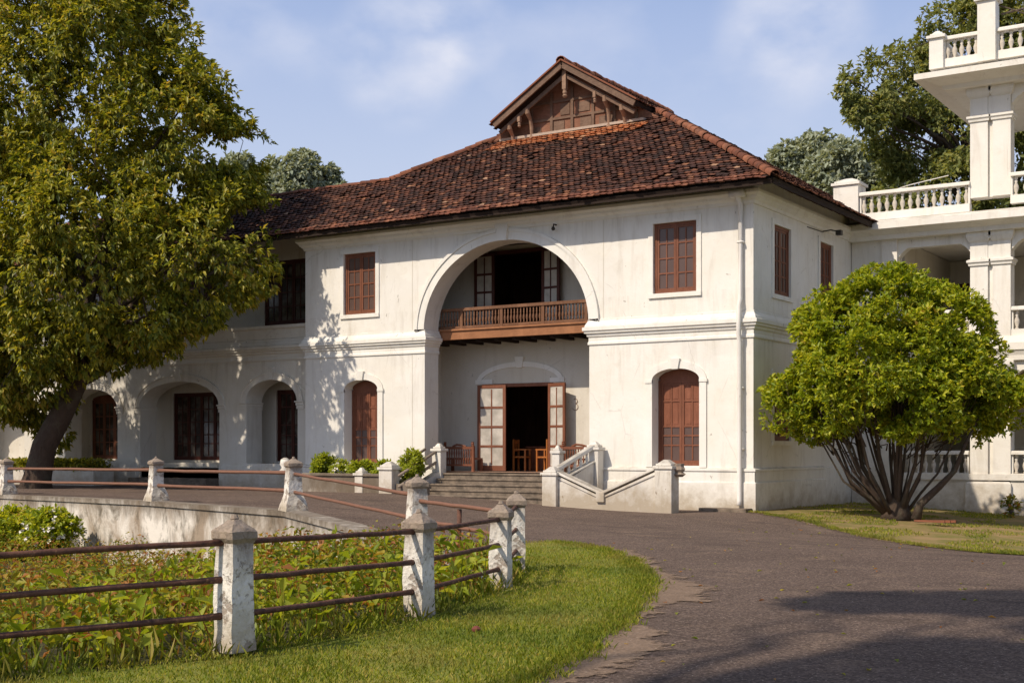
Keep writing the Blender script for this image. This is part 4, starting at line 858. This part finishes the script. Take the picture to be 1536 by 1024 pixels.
m = MB().box(1.2, 20, 13.6, 14, -.6, 7.98).box(20, 20.3, VY, 14, -.6, 12.2).box(4.6, 4.9, 12.6, 14, 8.6, 12.2).box(10, 13, 11, 11.3, 8.6, 12.2)
m.build('rear_wall', 'inner', vb); m = MB().box(3.0, 3.3, 11.5, 13.6, -.6, 7.98).box(1.2, 1.5, VY+.6, 13.6, -.6, 7.98); m.build('cross_wall', 'inner', vb)
for x in (1.6, 6): MB().box(x, x+1.4, 13.52, 13.6, 4.9, 7.2).build('door', 'frame_dark', vb)
m = MB(); m.tube([(5.2, VY+.4, 14.5), (5.1, VY, 14.3), (4.6, VY-.5, 14.1)], .03).tube([(4.5, VY-.4, 14.4), (6, VY+.2, 13.75), (8, VY+.2, 13.5)], .02); m.build('bare_vine', 'bark2', vb)
m = MB(); m.tube([(1.0, VY+.5, 9.52), (1.4, VY+.5, 9.62), (1.7, VY+.4, 9.66), (2.3, VY+.3, 9.72), (2.9, VY+.3, 9.80)], .014, 6); m.build('conduit', 'pipe', vb)

# ------------------------------------------------------------------ fences and retaining wall
def post_mesh(w0, w1, h, flare=0):
    m = MB(); a, b_ = w0/2, w1/2
    if flare:
        f = a+flare; lv = [(f, 0), (f*.92, .12), (a, .34), (b_, h)]
    else: lv = [(a*1.06, 0), (a, .12), (a*.98, h*.5), (b_, h)]
    vs = []; 
    for r_, z in lv: vs += [(-r_, -r_, z), (r_, -r_, z), (r_, r_, z), (-r_, r_, z)]
    n = len(lv); m.add(vs, [(3, 2, 1, 0)]+[(i*4+k, i*4+(k+1) % 4, i*4+4+(k+1) % 4, i*4+4+k) for i in range(n-1) for k in range(4)]+[tuple((n-1)*4+k for k in range(4))])
    c = MB(); o = b_+.026
    def ring(r_, z): return [(-r_, -r_, z), (r_, -r_, z), (r_, r_, z), (-r_, r_, z)]
    lv = [(b_, h-.02), (o, h+.02), (o, h+.075), (o*.84, h+.10), (.05, h+.15), (.04, h+.165)]
    vs = []
    for r_, z in lv: vs += ring(r_, z)
    n = len(lv); c.add(vs, [(3, 2, 1, 0)]+[(i*4+k, i*4+(k+1) % 4, i*4+4+(k+1) % 4, i*4+4+k) for i in range(n-1) for k in range(4)]+[tuple((n-1)*4+k for k in range(4))])
    c.lathe([(.025, h+.155), (.036, h+.175), (.024, h+.205)], 0, 0, 8)
    def rough_up(mb, name, amp):
        me = mb.mesh(name); bm = bmesh.new(); bm.from_mesh(me); bmesh.ops.subdivide_edges(bm, edges=bm.edges[:], cuts=5, use_grid_fill=True)
        for v in bm.verts:
            k = noise.noise_vector(v.co*6); v.co += k*amp+noise.noise_vector(v.co*19)*amp*.5
        bm.to_mesh(me); bm.free(); return me
    return rough_up(m, 'fence_post', .012), rough_up(c, 'post_cap', .010)
def add_post(parent, data, x, y, z, rot, tilt=0):
    o = link('fence_post', data[0], parent, 'post'); o.location = (x, y, z); o.rotation_euler = (tilt, tilt*.6, rot)
    c_ = link('post_cap', data[1], o, 'cap'); return o
def rails(parent, a, b_, zs, r, mat, wob=.004):
    for za, zb in zs:
        pts = [Vector((a[0]+(b_[0]-a[0])*t/8, a[1]+(b_[1]-a[1])*t/8, za+(zb-za)*t/8)) for t in range(9)]
        for p in pts[1:-1]: p += Vector((random.uniform(-wob, wob), random.uniform(-wob, wob), random.uniform(-wob, wob)))
        MB().tube(pts, [r*1.35, r*1.0]+[r]*6+[r*1.3], 10).build('rail', mat, parent, True)
nf = thing('post_and_rail_fence', 'near curved garden fence of peeling white posts and three rusty pipe rails', 'fence', (5.5, -22, 0))
pd = post_mesh(.225, .205, .86); NP = [(3.3, -29.6), (5.05, -27.2), (5.96, -24.8), (5.81, -22.2), (5.0, -19.55), (4.0, -17.65)]
npz = [.05, .06, .09, .03, .0, .05]; NR = [50, 62, 78, 88, 100, 118]
for (x, y), z, r_ in zip(NP, npz, NR): add_post(nf, pd, x, y, z-.02, R(r_+8), random.uniform(-.015, .015))
for i in range(5):
    za, zb = npz[i], npz[i+1]
    rails(nf, NP[i], NP[i+1], [(za+.83, zb+.83), (za+.54, zb+.54), (za+.26, zb+.26)], .024, 'rust')
ff = thing('post_and_rail_fence', 'far fence of flared white posts and two rusty rails along the retaining wall top', 'fence', (-6, -12, .3))
pd2 = post_mesh(.29, .25, .88, .09); FP = [(4.0, -17.65), (1.35, -16.3), (-4.6, -12.5), (-11.2, -10.1), (-19.4, -8.3), (-29, -6.9)]
fz = [.05, .18, .40, .37, .32, .32]
for i, ((x, y), z) in enumerate(zip(FP, fz)):
    if i: 
        o = add_post(ff, pd2, x, y, z, R((58, 58, 62, 72, 78, 80)[i]), random.uniform(-.012, .012)); 
        if i == 1: o.scale = (.92, .92, 1.0)
for i in range(5):
    za, zb = fz[i], fz[i+1]
    rails(ff, FP[i], FP[i+1], [(za+.76, zb+.74), (za+.40, zb+.38)] if i else [(za+.74, zb+.68), (za+.42, zb+.4)], .036 if i > 1 else .030, 'rust2', .009)
MB().tube([(2.5, -16.85, -.2), (2.52, -16.85, .78)], .035, 8).build('iron_stake', 'rust', ff, True)
rw = thing('retaining_wall', 'stained white retaining wall of the sunken garden below the far fence', 'wall', (-8, -11, -.9))
m = MB(); cp = MB(); fl = [(2.6, -16.9)]+far_line; 
def wz(x, y): return [.10, .18, .30, .40, .37, .32, .32, .32][fl.index((x, y))]
for a, b_ in zip(fl[:-1], fl[1:]):
    slopewall(m, a, b_, -1.7, wz(*a)-.10, -1.7, wz(*b_)-.10, .36); slopewall(cp, a, b_, wz(*a)-.10, wz(*a)+.01, wz(*b_)-.10, wz(*b_)+.01, .44)
m.build('wall', 'retain', rw); cp.build('coping', 'retain', rw)

# ------------------------------------------------------------------ trees
def tree(name, label, lobes, n, k, ll, lw, droop, leafm, barkm, trunk_pts, trunk_r, nlimbs=16, shell=.5, nscale=.5, thr=-.12, spread=.8, flat=1.0, group=None, twigs=0, up=.5):
    t = thing(name, label, 'tree', trunk_pts[0], group); m = MB(); m.tube(trunk_pts, trunk_r, 12)
    top = Vector(trunk_pts[-1]); r1 = trunk_r[-1]; ends = []
    for i in range(nlimbs):
        l = lobes[i % len(lobes)]; q = unit(1)[0]; e = Vector((l[0], l[1], l[2]))+Vector(q)*l[3]*random.uniform(.2, .75)
        s_ = Vector(trunk_pts[-1-(i % 2)]) if len(trunk_pts) > 2 else top
        mid = s_.lerp(e, .5)+Vector((random.uniform(-.3, .3), random.uniform(-.3, .3), random.uniform(0, .5)))
        p = limb(m, s_, mid, r1*.62, r1*.34, .15, 4, 7); limb(m, mid, e, r1*.34, r1*.07, .2, 5, 6); ends += [mid, e]
    for i in range(twigs):
        l = random.choice(lobes); a = Vector(random.choice(ends)); q = Vector(unit(1)[0]); e = Vector((l[0], l[1], l[2]))+q*l[3]*.98
        if (e-a).length < l[3]*2.2: limb(m, a, e, r1*.12, r1*.03, .25, 5, 5)
    m.build('trunk', barkm, t, True)
    P, D = crown_points(lobes, n, shell, nscale, thr, flat)
    link('crown', sprays('crown', P, D, k, spread, ll, lw, droop, up), t, leafm); return t
def back(l, k=1.125): return (13.4+(l[0]-13.4)*k, -32.3+(l[1]+32.3)*k, 1.65+(l[2]-1.65)*k)+((l[3]*k,) if len(l) > 3 else ())
LT = [(-18.14, -6.9, 12.2, 4.0), (-15.1, -6.3, 10.4, 2.5), (-13.9, -5.1, 9.8, 1.2), (-16.2, -8.2, 7.2, 3.0), (-13.6, -6.6, 7.0, 2.1), (-13.0, -5.3, 6.6, 1.0), (-14.2, -7.5, 5.3, 1.2), (-18.2, -9.0, 4.5, 1.3),
      (-18.5, -6.1, 14.7, 2.9), (-17.0, -5.4, 14.4, 1.3), (-21.5, -9.3, 8.8, 4.2), (-22.5, -7.5, 13.5, 3.5), (-15.8, -5.4, 12.6, 1.0), (-20.8, -9.2, 4.6, 1.6), (-13.4, -5.6, 8.4, 1.1), (-18.5, -6.0, 9.5, 3.2), (-19.6, -9.2, 3.6, 1.1), (-17.0, -8.9, 4.6, 1.0), (-20.6, -6.6, 3.6, 1.5), (-22.0, -7.5, 4.4, 2.0), (-15.4, -8.0, 4.7, .8), (-16.4, -8.0, 4.2, .6)]
LT = [back(l) for l in LT]
LT += [(-20.4, -4.1, 5.5, 1.27), (-22.4, -4.85, 4.7, 1.7), (-18.85, -3.7, 5.25, .94), (-17.35, -2.76, 5.8, .85), (-24.85, -4.0, 3.0, .75), (-20.7, -4.9, 5.9, 1.26), (-23.2, -6.0, 4.0, 1.4), (-24.2, -3.0, 2.2, .7), (-19.6, -4.2, 4.4, .55), (-18.2, -3.3, 4.8, .45)]+[(-17.01, -1.95, 11.12, 1.31), (-16.3, -1.73, 8.86, 1.05), (-17.95, -2.2, 11.93, 1.28), (-15.63, -1.89, 7.11, 0.71)]
tree('broadleaf_tree', 'huge leaning broadleaf tree with olive foliage at the left before the wing', bumpy(LT, 150, .12, .30), 30000, 7, .20, .40, .55, 'leaf_big', 'bark',
     [back(p) for p in [(-19.35, -7.4, .1), (-19.2, -7.4, .8), (-18.9, -7.4, 1.7), (-18.2, -7.3, 2.7), (-17.75, -7.2, 3.5), (-17.4, -7.1, 4.4)]], [.66, .46, .40, .37, .35, .27], 34, .50, .85, .0, 1.0, 1.0, None, 300, .4)
# round multi stemmed tree on the side lawn
rt = thing('round_tree', 'rounded bright green multi stemmed tree on the grass at the house corner', 'tree', (3.4, 1.1, -.05)); m = MB()
for i in range(30):
    a = random.uniform(0, 6.283); rr = random.uniform(.3, 2.5); e = Vector((3.3+math.cos(a)*rr, 1.1+math.sin(a)*rr, 2.2+random.uniform(.0, 2.2)*(1-rr/4)))
    bx = Vector((3.4+math.cos(a)*.18*rr/2, 1.1+math.sin(a)*.18*rr/2, -.1)); md = bx.lerp(e, .45)+Vector((math.cos(a)*.1, math.sin(a)*.1, -.12*rr))
    r_ = random.uniform(.024, .056); m.tube([bx, bx.lerp(md, .5)+Vector((0, 0, .05)), md, md.lerp(e, .5)+Vector((random.uniform(-.12, .12), random.uniform(-.12, .12), .1)), e], [r_*1.5, r_, r_*.8, r_*.55, r_*.2], 8)
    for k in range(3):
        e2 = e+Vector((random.uniform(-.8, .8), random.uniform(-.8, .8), random.uniform(.0, .8))); limb(m, md.lerp(e, .5), e2, r_*.4, r_*.1, .2, 4, 5)
m.tube([(3.95, .9, -.12), (4.05, .9, .25), (4.5, 1.0, .7), (4.85, 1.1, 1.1), (5.1, 1.2, 1.8), (5.4, 1.4, 2.5)], [.13, .10, .085, .065, .045, .02], 8)
for i in range(34):
    a = random.uniform(0, 6.283); rr = random.uniform(.5, 1.3); p0 = Vector((3.35+math.cos(a)*rr, 1.1+math.sin(a)*rr, .5+rr*.9+random.uniform(0, .5))); limb(m, p0, p0+Vector((math.cos(a)*random.uniform(.5, 1.3), math.sin(a)*random.uniform(.5, 1.3), random.uniform(.3, 1.0))), .02, .006, .3, 5, 5)
m.lathe([(.42, -.15), (.36, .05), (.30, .3), (.2, .5)], 3.4, 1.1, 12); m.build('trunk', 'bark', rt, True)
RL = [(3.3, 1.1, 4.1, 2.15), (1.75, .7, 3.4, 1.2), (4.9, 1.5, 3.4, 1.3), (3.0, -.3, 3.6, 1.55), (3.9, 2.4, 3.6, 1.5), (2.3, .1, 4.5, 1.25), (4.4, 1.6, 4.6, 1.25), (1.3, .4, 3.0, .75), (5.7, 1.8, 2.9, .75), (3.2, 0.9, 5.2, 1.15), (4.4, .4, 2.9, 1.1), (2.3, -.2, 2.8, .9)]
RL += [(1.0, -.3, 2.75, .75), (1.7, 0, 2.3, .6), (5.7, 2.3, 2.8, .85), (4.9, 1.9, 2.3, .7), (3.9, -.2, 2.4, .6)]
P, D = crown_points(bumpy(RL, 90, .14, .32), 16500, .5, 1.4, -.10)
P[:, 2] = np.where(P[:, 2] < 1.65, 1.65+rng.random(len(P))*.5, P[:, 2])
link('crown', sprays('crown', P, D, 7, .9, .125, .46, -.35, .4, .6), rt, 'leaf_bush')
# trees behind
tree('tall_tree', 'tall spreading olive tree behind the verandah building', [(-4.5, 25.2, 17.3, 1.9), (-3.1, 28.5, 18.4, 2.4), (-1.3, 29.6, 19.6, 3.2), (-1.0, 32.2, 21.7, 3.3), (-2.1, 29.1, 15.9, 3.1), (-4.4, 27.6, 15.3, 1.6), (-4.7, 23.9, 16.1, 1.0), (-.6, 30.1, 15.0, 3.0), (-5.4, 23.4, 17.2, .85), (1, 33, 19, 3.5), (-2.5, 28, 12.5, 3.2), (2.5, 33, 23, 3)],
     20000, 5, .22, .5, .2, 'leaf_bg', 'bark', [(-.5, 31, -.5), (-.6, 31, 6), (-.9, 30.5, 11), (-1.2, 30, 14)], [.5, .4, .3, .2], 30, .30, .75, .08, .8, 1.0, None, 120)
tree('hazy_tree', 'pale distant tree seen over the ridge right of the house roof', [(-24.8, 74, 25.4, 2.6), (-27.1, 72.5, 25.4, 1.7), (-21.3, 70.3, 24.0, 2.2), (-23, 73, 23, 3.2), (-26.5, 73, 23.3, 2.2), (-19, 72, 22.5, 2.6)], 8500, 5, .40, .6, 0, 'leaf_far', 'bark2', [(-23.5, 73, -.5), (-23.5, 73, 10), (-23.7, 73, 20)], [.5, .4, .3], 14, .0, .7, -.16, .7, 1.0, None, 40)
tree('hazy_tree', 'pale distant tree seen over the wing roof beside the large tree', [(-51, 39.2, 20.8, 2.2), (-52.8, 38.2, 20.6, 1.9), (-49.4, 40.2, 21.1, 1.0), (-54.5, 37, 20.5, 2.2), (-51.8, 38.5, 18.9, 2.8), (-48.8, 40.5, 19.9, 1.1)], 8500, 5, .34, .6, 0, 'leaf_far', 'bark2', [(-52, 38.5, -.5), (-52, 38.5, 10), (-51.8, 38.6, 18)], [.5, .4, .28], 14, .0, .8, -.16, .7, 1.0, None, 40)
# overhanging tree beside the viewpoint: only its shade on the road is in the picture
tree('roadside_tree', 'tall roadside tree whose crown shades the near road', [(3.2, -34.2, 17, .8), (4.2, -33.8, 17.3, 1.0), (5.4, -34.3, 17, 1.1), (6.4, -33.4, 17, 1.0), (7.6, -33.6, 17.2, 1.1), (8.8, -32.9, 17, 1.1), (3.6, -37.8, 17, .9), (4.6, -38.4, 17.4, 1.2), (5.8, -38.0, 17.4, 1.3), (7.0, -39.0, 17.4, 1.4), (8.3, -38.4, 17, 1.4), (9.6, -39.2, 17, 1.4), (7.9, -36.4, 17, .6)],
     8000, 5, .30, .42, .3, 'leaf_big', 'bark', [(4.0, -43, -.2), (4.2, -42.6, 5), (4.4, -41, 10), (4.4, -38.6, 14)], [.5, .42, .36, .26], 16, .1, .5, -.05, .8, .8)
# small plants
small_shrub('shrub', 'dark green bush against the retaining wall at the left edge', 'shrub', -16.3, -10.3, -1.2, .95, 1.5, 2000, 'leaf_bush', None, .13)
small_shrub('flowering_shrub', 'bush with white flower heads leaning on the retaining wall', 'shrub', -14.2, -10.6, -1.2, .75, 1.3, 1000, 'leaf_bush', None, .12, 90)
small_shrub('weed', 'thin yellowish weed at the foot of the right column base', 'plant', 5.0, 6.6, -.35, .22, .7, 55, 'leaf_bed', None, .12)
t = thing('planter_box', 'low dark planter box with clipped hedge in front of the left wing', 'planter', (-26.5, -1.2, .3))
MB().box(-29, -23.9, -1.5, -.6, .1, .86).build('wall', 'wall_wing', t, bevel=.02)
P = np.stack([rng.uniform(-29, -23.9, 1500), rng.uniform(-1.5, -.6, 1500), rng.uniform(.86, 1.22, 1500)], 1); link('hedge', sprays('hedge', P, np.tile([0, -.3, .8], (1500, 1)), 4, .8, .12, .5, 0), t, 'leaf_big')

# ------------------------------------------------------------------ ground cover
def inpoly(poly, X, Y):
    ins = np.zeros(len(X), bool); n = len(poly)
    for i in range(n):
        x1, y1 = poly[i]; x2, y2 = poly[(i+1) % n]
        if y1 == y2: continue
        c_ = ((y1 > Y) != (y2 > Y)) & (X < (x2-x1)*(Y-y1)/(y2-y1)+x1); ins ^= c_
    return ins
def scatter(poly, box, n):
    X = rng.uniform(box[0], box[1], n); Y = rng.uniform(box[2], box[3], n); k = inpoly(poly, X, Y); return X[k], Y[k]
X, Y = scatter(lawn, (-1, 9.6, -29, -12), 330000)
dcam = np.hypot(X-13.4, Y+32.3); keep = rng.random(len(X)) < np.clip(1.25-dcam/24, .25, 1)
patch = np.array([noise.noise(Vector((x*.9, y*.9, 3))) for x, y in zip(X, Y)]); keep &= (patch > -.62-.2*rng.random(len(X))); X, Y, patch = X[keep], Y[keep], patch[keep]
Z = np.array([gz(x, y) for x, y in zip(X, Y)])+.04
n = len(X); dv = unit(n)*.75+np.array([0, 0, 1.0]); dv[:, 2] = np.abs(dv[:, 2]); ln = (.022+.036*rng.random(n))*(1+.5*patch)
tag(link('grass', leaf_mesh('grass', np.stack([X, Y, Z], 1), dv, unit(n), ln, np.full(n, .011), 0), None, 'grass'), 'short green grass of the lawn round the fenced garden', 'grass', None, 'stuff')
X, Y = scatter(rlawn, (0, 16, -14, 7.6), 70000)
k = np.array([noise.noise(Vector((x*.8, y*.8, 7))) for x, y in zip(X, Y)]) > -.02; X, Y = X[k], Y[k]; n = len(X)
Z = np.array([gz(x, y) for x, y in zip(X, Y)])+.02; dv = unit(n)*.8+np.array([0, 0, 1.0]); dv[:, 2] = np.abs(dv[:, 2])
tag(link('grass', leaf_mesh('side_grass', np.stack([X, Y, Z], 1), dv, unit(n), .04+.05*rng.random(n), np.full(n, .02), 0), None, 'grass'), 'dry patchy grass strip beside the house under the round tree', 'grass', None, 'stuff')
X, Y, Z = [], [], []
for px, w_, m_ in ((edge, .085, 2200), (re[:-1], .09, 1500)):
    for a, b_ in zip(px[:-1], px[1:]):
        for i in range(int(m_*math.dist(a, b_)/20)):
            u = random.random(); x = a[0]+(b_[0]-a[0])*u; y = a[1]+(b_[1]-a[1])*u; k = w_*1.5*noise.noise(Vector((x*2.2, y*2.2, 4))); 
            X.append(x+random.gauss(k, w_)); Y.append(y+random.gauss(k*.6, w_))
P = np.array([(x, y, gz(x, y)+.01) for x, y in zip(X, Y)]); n = len(P); dv = unit(n)*.9+np.array([0, 0, .9]); dv[:, 2] = np.abs(dv[:, 2])
P = np.repeat(P, 5, 0)+unit(n*5)*np.array([.05, .05, 0]); dv = np.repeat(dv, 5, 0)*.3+unit(n*5)*.7+np.array([0, 0, .6]); dv[:, 2] = np.abs(dv[:, 2]); n = n*5
tag(link('grass', leaf_mesh('edge_grass', P, dv, unit(n), .04+.05*rng.random(n), np.full(n, .012), 0), None, 'grass'), 'ragged grass tufts straggling over the edge of the asphalt', 'grass', None, 'stuff')
# leafy garden bed
X, Y = scatter(pit, (-24, 6, -31, -8.2), 170000)
dn = np.array([near_d(x, y) for x, y in zip(X, Y)]); k = (dn > .12) & (rng.random(len(X)) < np.clip(1.4-np.hypot(X-13.4, Y+32.3)/40, .45, 1)); X, Y, dn = X[k], Y[k], dn[k]
hh = np.array([.52+.34*noise.noise(Vector((x*.7, y*.7, 1)))+.16*noise.noise(Vector((x*2.3, y*2.3, 5))) for x, y in zip(X, Y)])*np.clip(.55+dn*.7, 0, 1.25)
Z = np.array([bz(x, y) for x, y in zip(X, Y)])+.03+hh*(.15+.85*rng.random(len(X))**.55); n = len(X)
dv = unit(n)+np.array([0, 0, -.15]); dv[:, 2] *= .6; nr = unit(n)*.55+np.array([0, 0, .8])
ln = .04+.09*rng.random(n)**1.8
tag(link('garden_plants', leaf_mesh('garden_plants', np.stack([X, Y, Z], 1), dv, nr, ln, ln*(.22+.5*rng.random(n))), None, 'leaf_bed'), 'mixed green and rusty ground cover filling the sunken garden', 'ground cover', None, 'stuff')
# taller stalks and weeds
m = MB(); B = []
for i in range(900):
    u = random.random(); j = random.randint(3, 7); a, b_ = near_line[j], near_line[j+1]; x = a[0]+(b_[0]-a[0])*u-random.uniform(.05, 5)**1; y = a[1]+(b_[1]-a[1])*u+random.uniform(-.1, .3)
    if not pip(pit, x, y): continue
    z = bz(x, y); h = random.uniform(.35, .75); e = (x+random.uniform(-.2, .2), y+random.uniform(-.2, .2), z+h); m.tube([(x, y, z), ((x+e[0])/2+.03, (y+e[1])/2, z+h*.6), e], [.008, .006, .003], 4)
    for k in range(6): t_ = random.uniform(.3, 1); B.append((x+(e[0]-x)*t_, y+(e[1]-y)*t_, z+h*t_))
tag(m.build('weed_stalks', 'leaf_bed'), 'thin leaning weed stalks among the garden plants', 'weeds', None, 'stuff')
B = np.array(B); n = len(B); dv = unit(n)+np.array([0, 0, .1]); ln = .10+.12*rng.random(n)
tag(link('garden_plants', leaf_mesh('weed_leaves', B, dv, unit(n)*.5+np.array([0, 0, .8]), ln, ln*.45), None, 'leaf_hedge'), 'bright green weed leaves near the fence in the garden', 'weeds', None, 'stuff')
# long tufts along the fence foot
T0 = []
for a, b_ in zip(near_line[2:-1], near_line[3:]):
    for i in range(260):
        u = random.random(); T0.append((a[0]+(b_[0]-a[0])*u+random.gauss(0, .09), a[1]+(b_[1]-a[1])*u+random.gauss(0, .09), 0))
T0 = np.array(T0); T0[:, 2] = [gz(x, y)+.02 for x, y, _ in T0]; n = len(T0); dv = unit(n)*.7+np.array([0, 0, 1.0]); dv[:, 2] = np.abs(dv[:, 2])
tag(link('grass', leaf_mesh('tufts', T0, dv, unit(n), .10+.18*rng.random(n), np.full(n, .012), 0), None, 'grass'), 'long grass tufts at the foot of the near fence', 'grass', None, 'stuff')
# loose things
m = MB(); m.lathe([(.02, 0), (.055, .015), (.06, .045), (.03, .075), (.01, .08)], 0, 0, 7); me = m.mesh('stone')
o = link('stone', me, None, 'stone'); o.location = (6.93, -22.86, .06); o.scale = (.75, .6, .7); tag(o, 'small dark red stone lying on the lawn near the road edge', 'stone')
t = thing('fallen_palm_sheath', 'orange brown fallen bark sheath beside the round tree trunk', 'debris', (4.6, .3, -.1))
for i in range(3):
    a = .2+i*.35; MB().hexa([(4.1+i*.18, .2+i*.05, -.14), (4.9+i*.1, -.05+i*.12, -.14), (4.9+i*.1, .02+i*.12, -.14), (4.1+i*.18, .27+i*.05, -.14), (4.1+i*.18, .2+i*.05, -.10), (4.9+i*.1, -.05+i*.12, -.08), (4.9+i*.1, .02+i*.12, -.08), (4.1+i*.18, .27+i*.05, -.10)]).build('strip', 'ridge', t)
X, Y = scatter(road, (2, 16, -27, -2), 420); n = len(X); Z = np.array([gz(x, y) for x, y in zip(X, Y)])+.012
dv = unit(n); dv[:, 2] *= .15; ln = .04+.05*rng.random(n)
tag(link('fallen_leaves', leaf_mesh('fallen_leaves', np.stack([X, Y, Z], 1), dv, np.tile([0, 0, 1.], (n, 1)), ln, ln*.5), None, 'leaf_bed'), 'scattered dry leaves on the asphalt road', 'leaves', None, 'stuff')
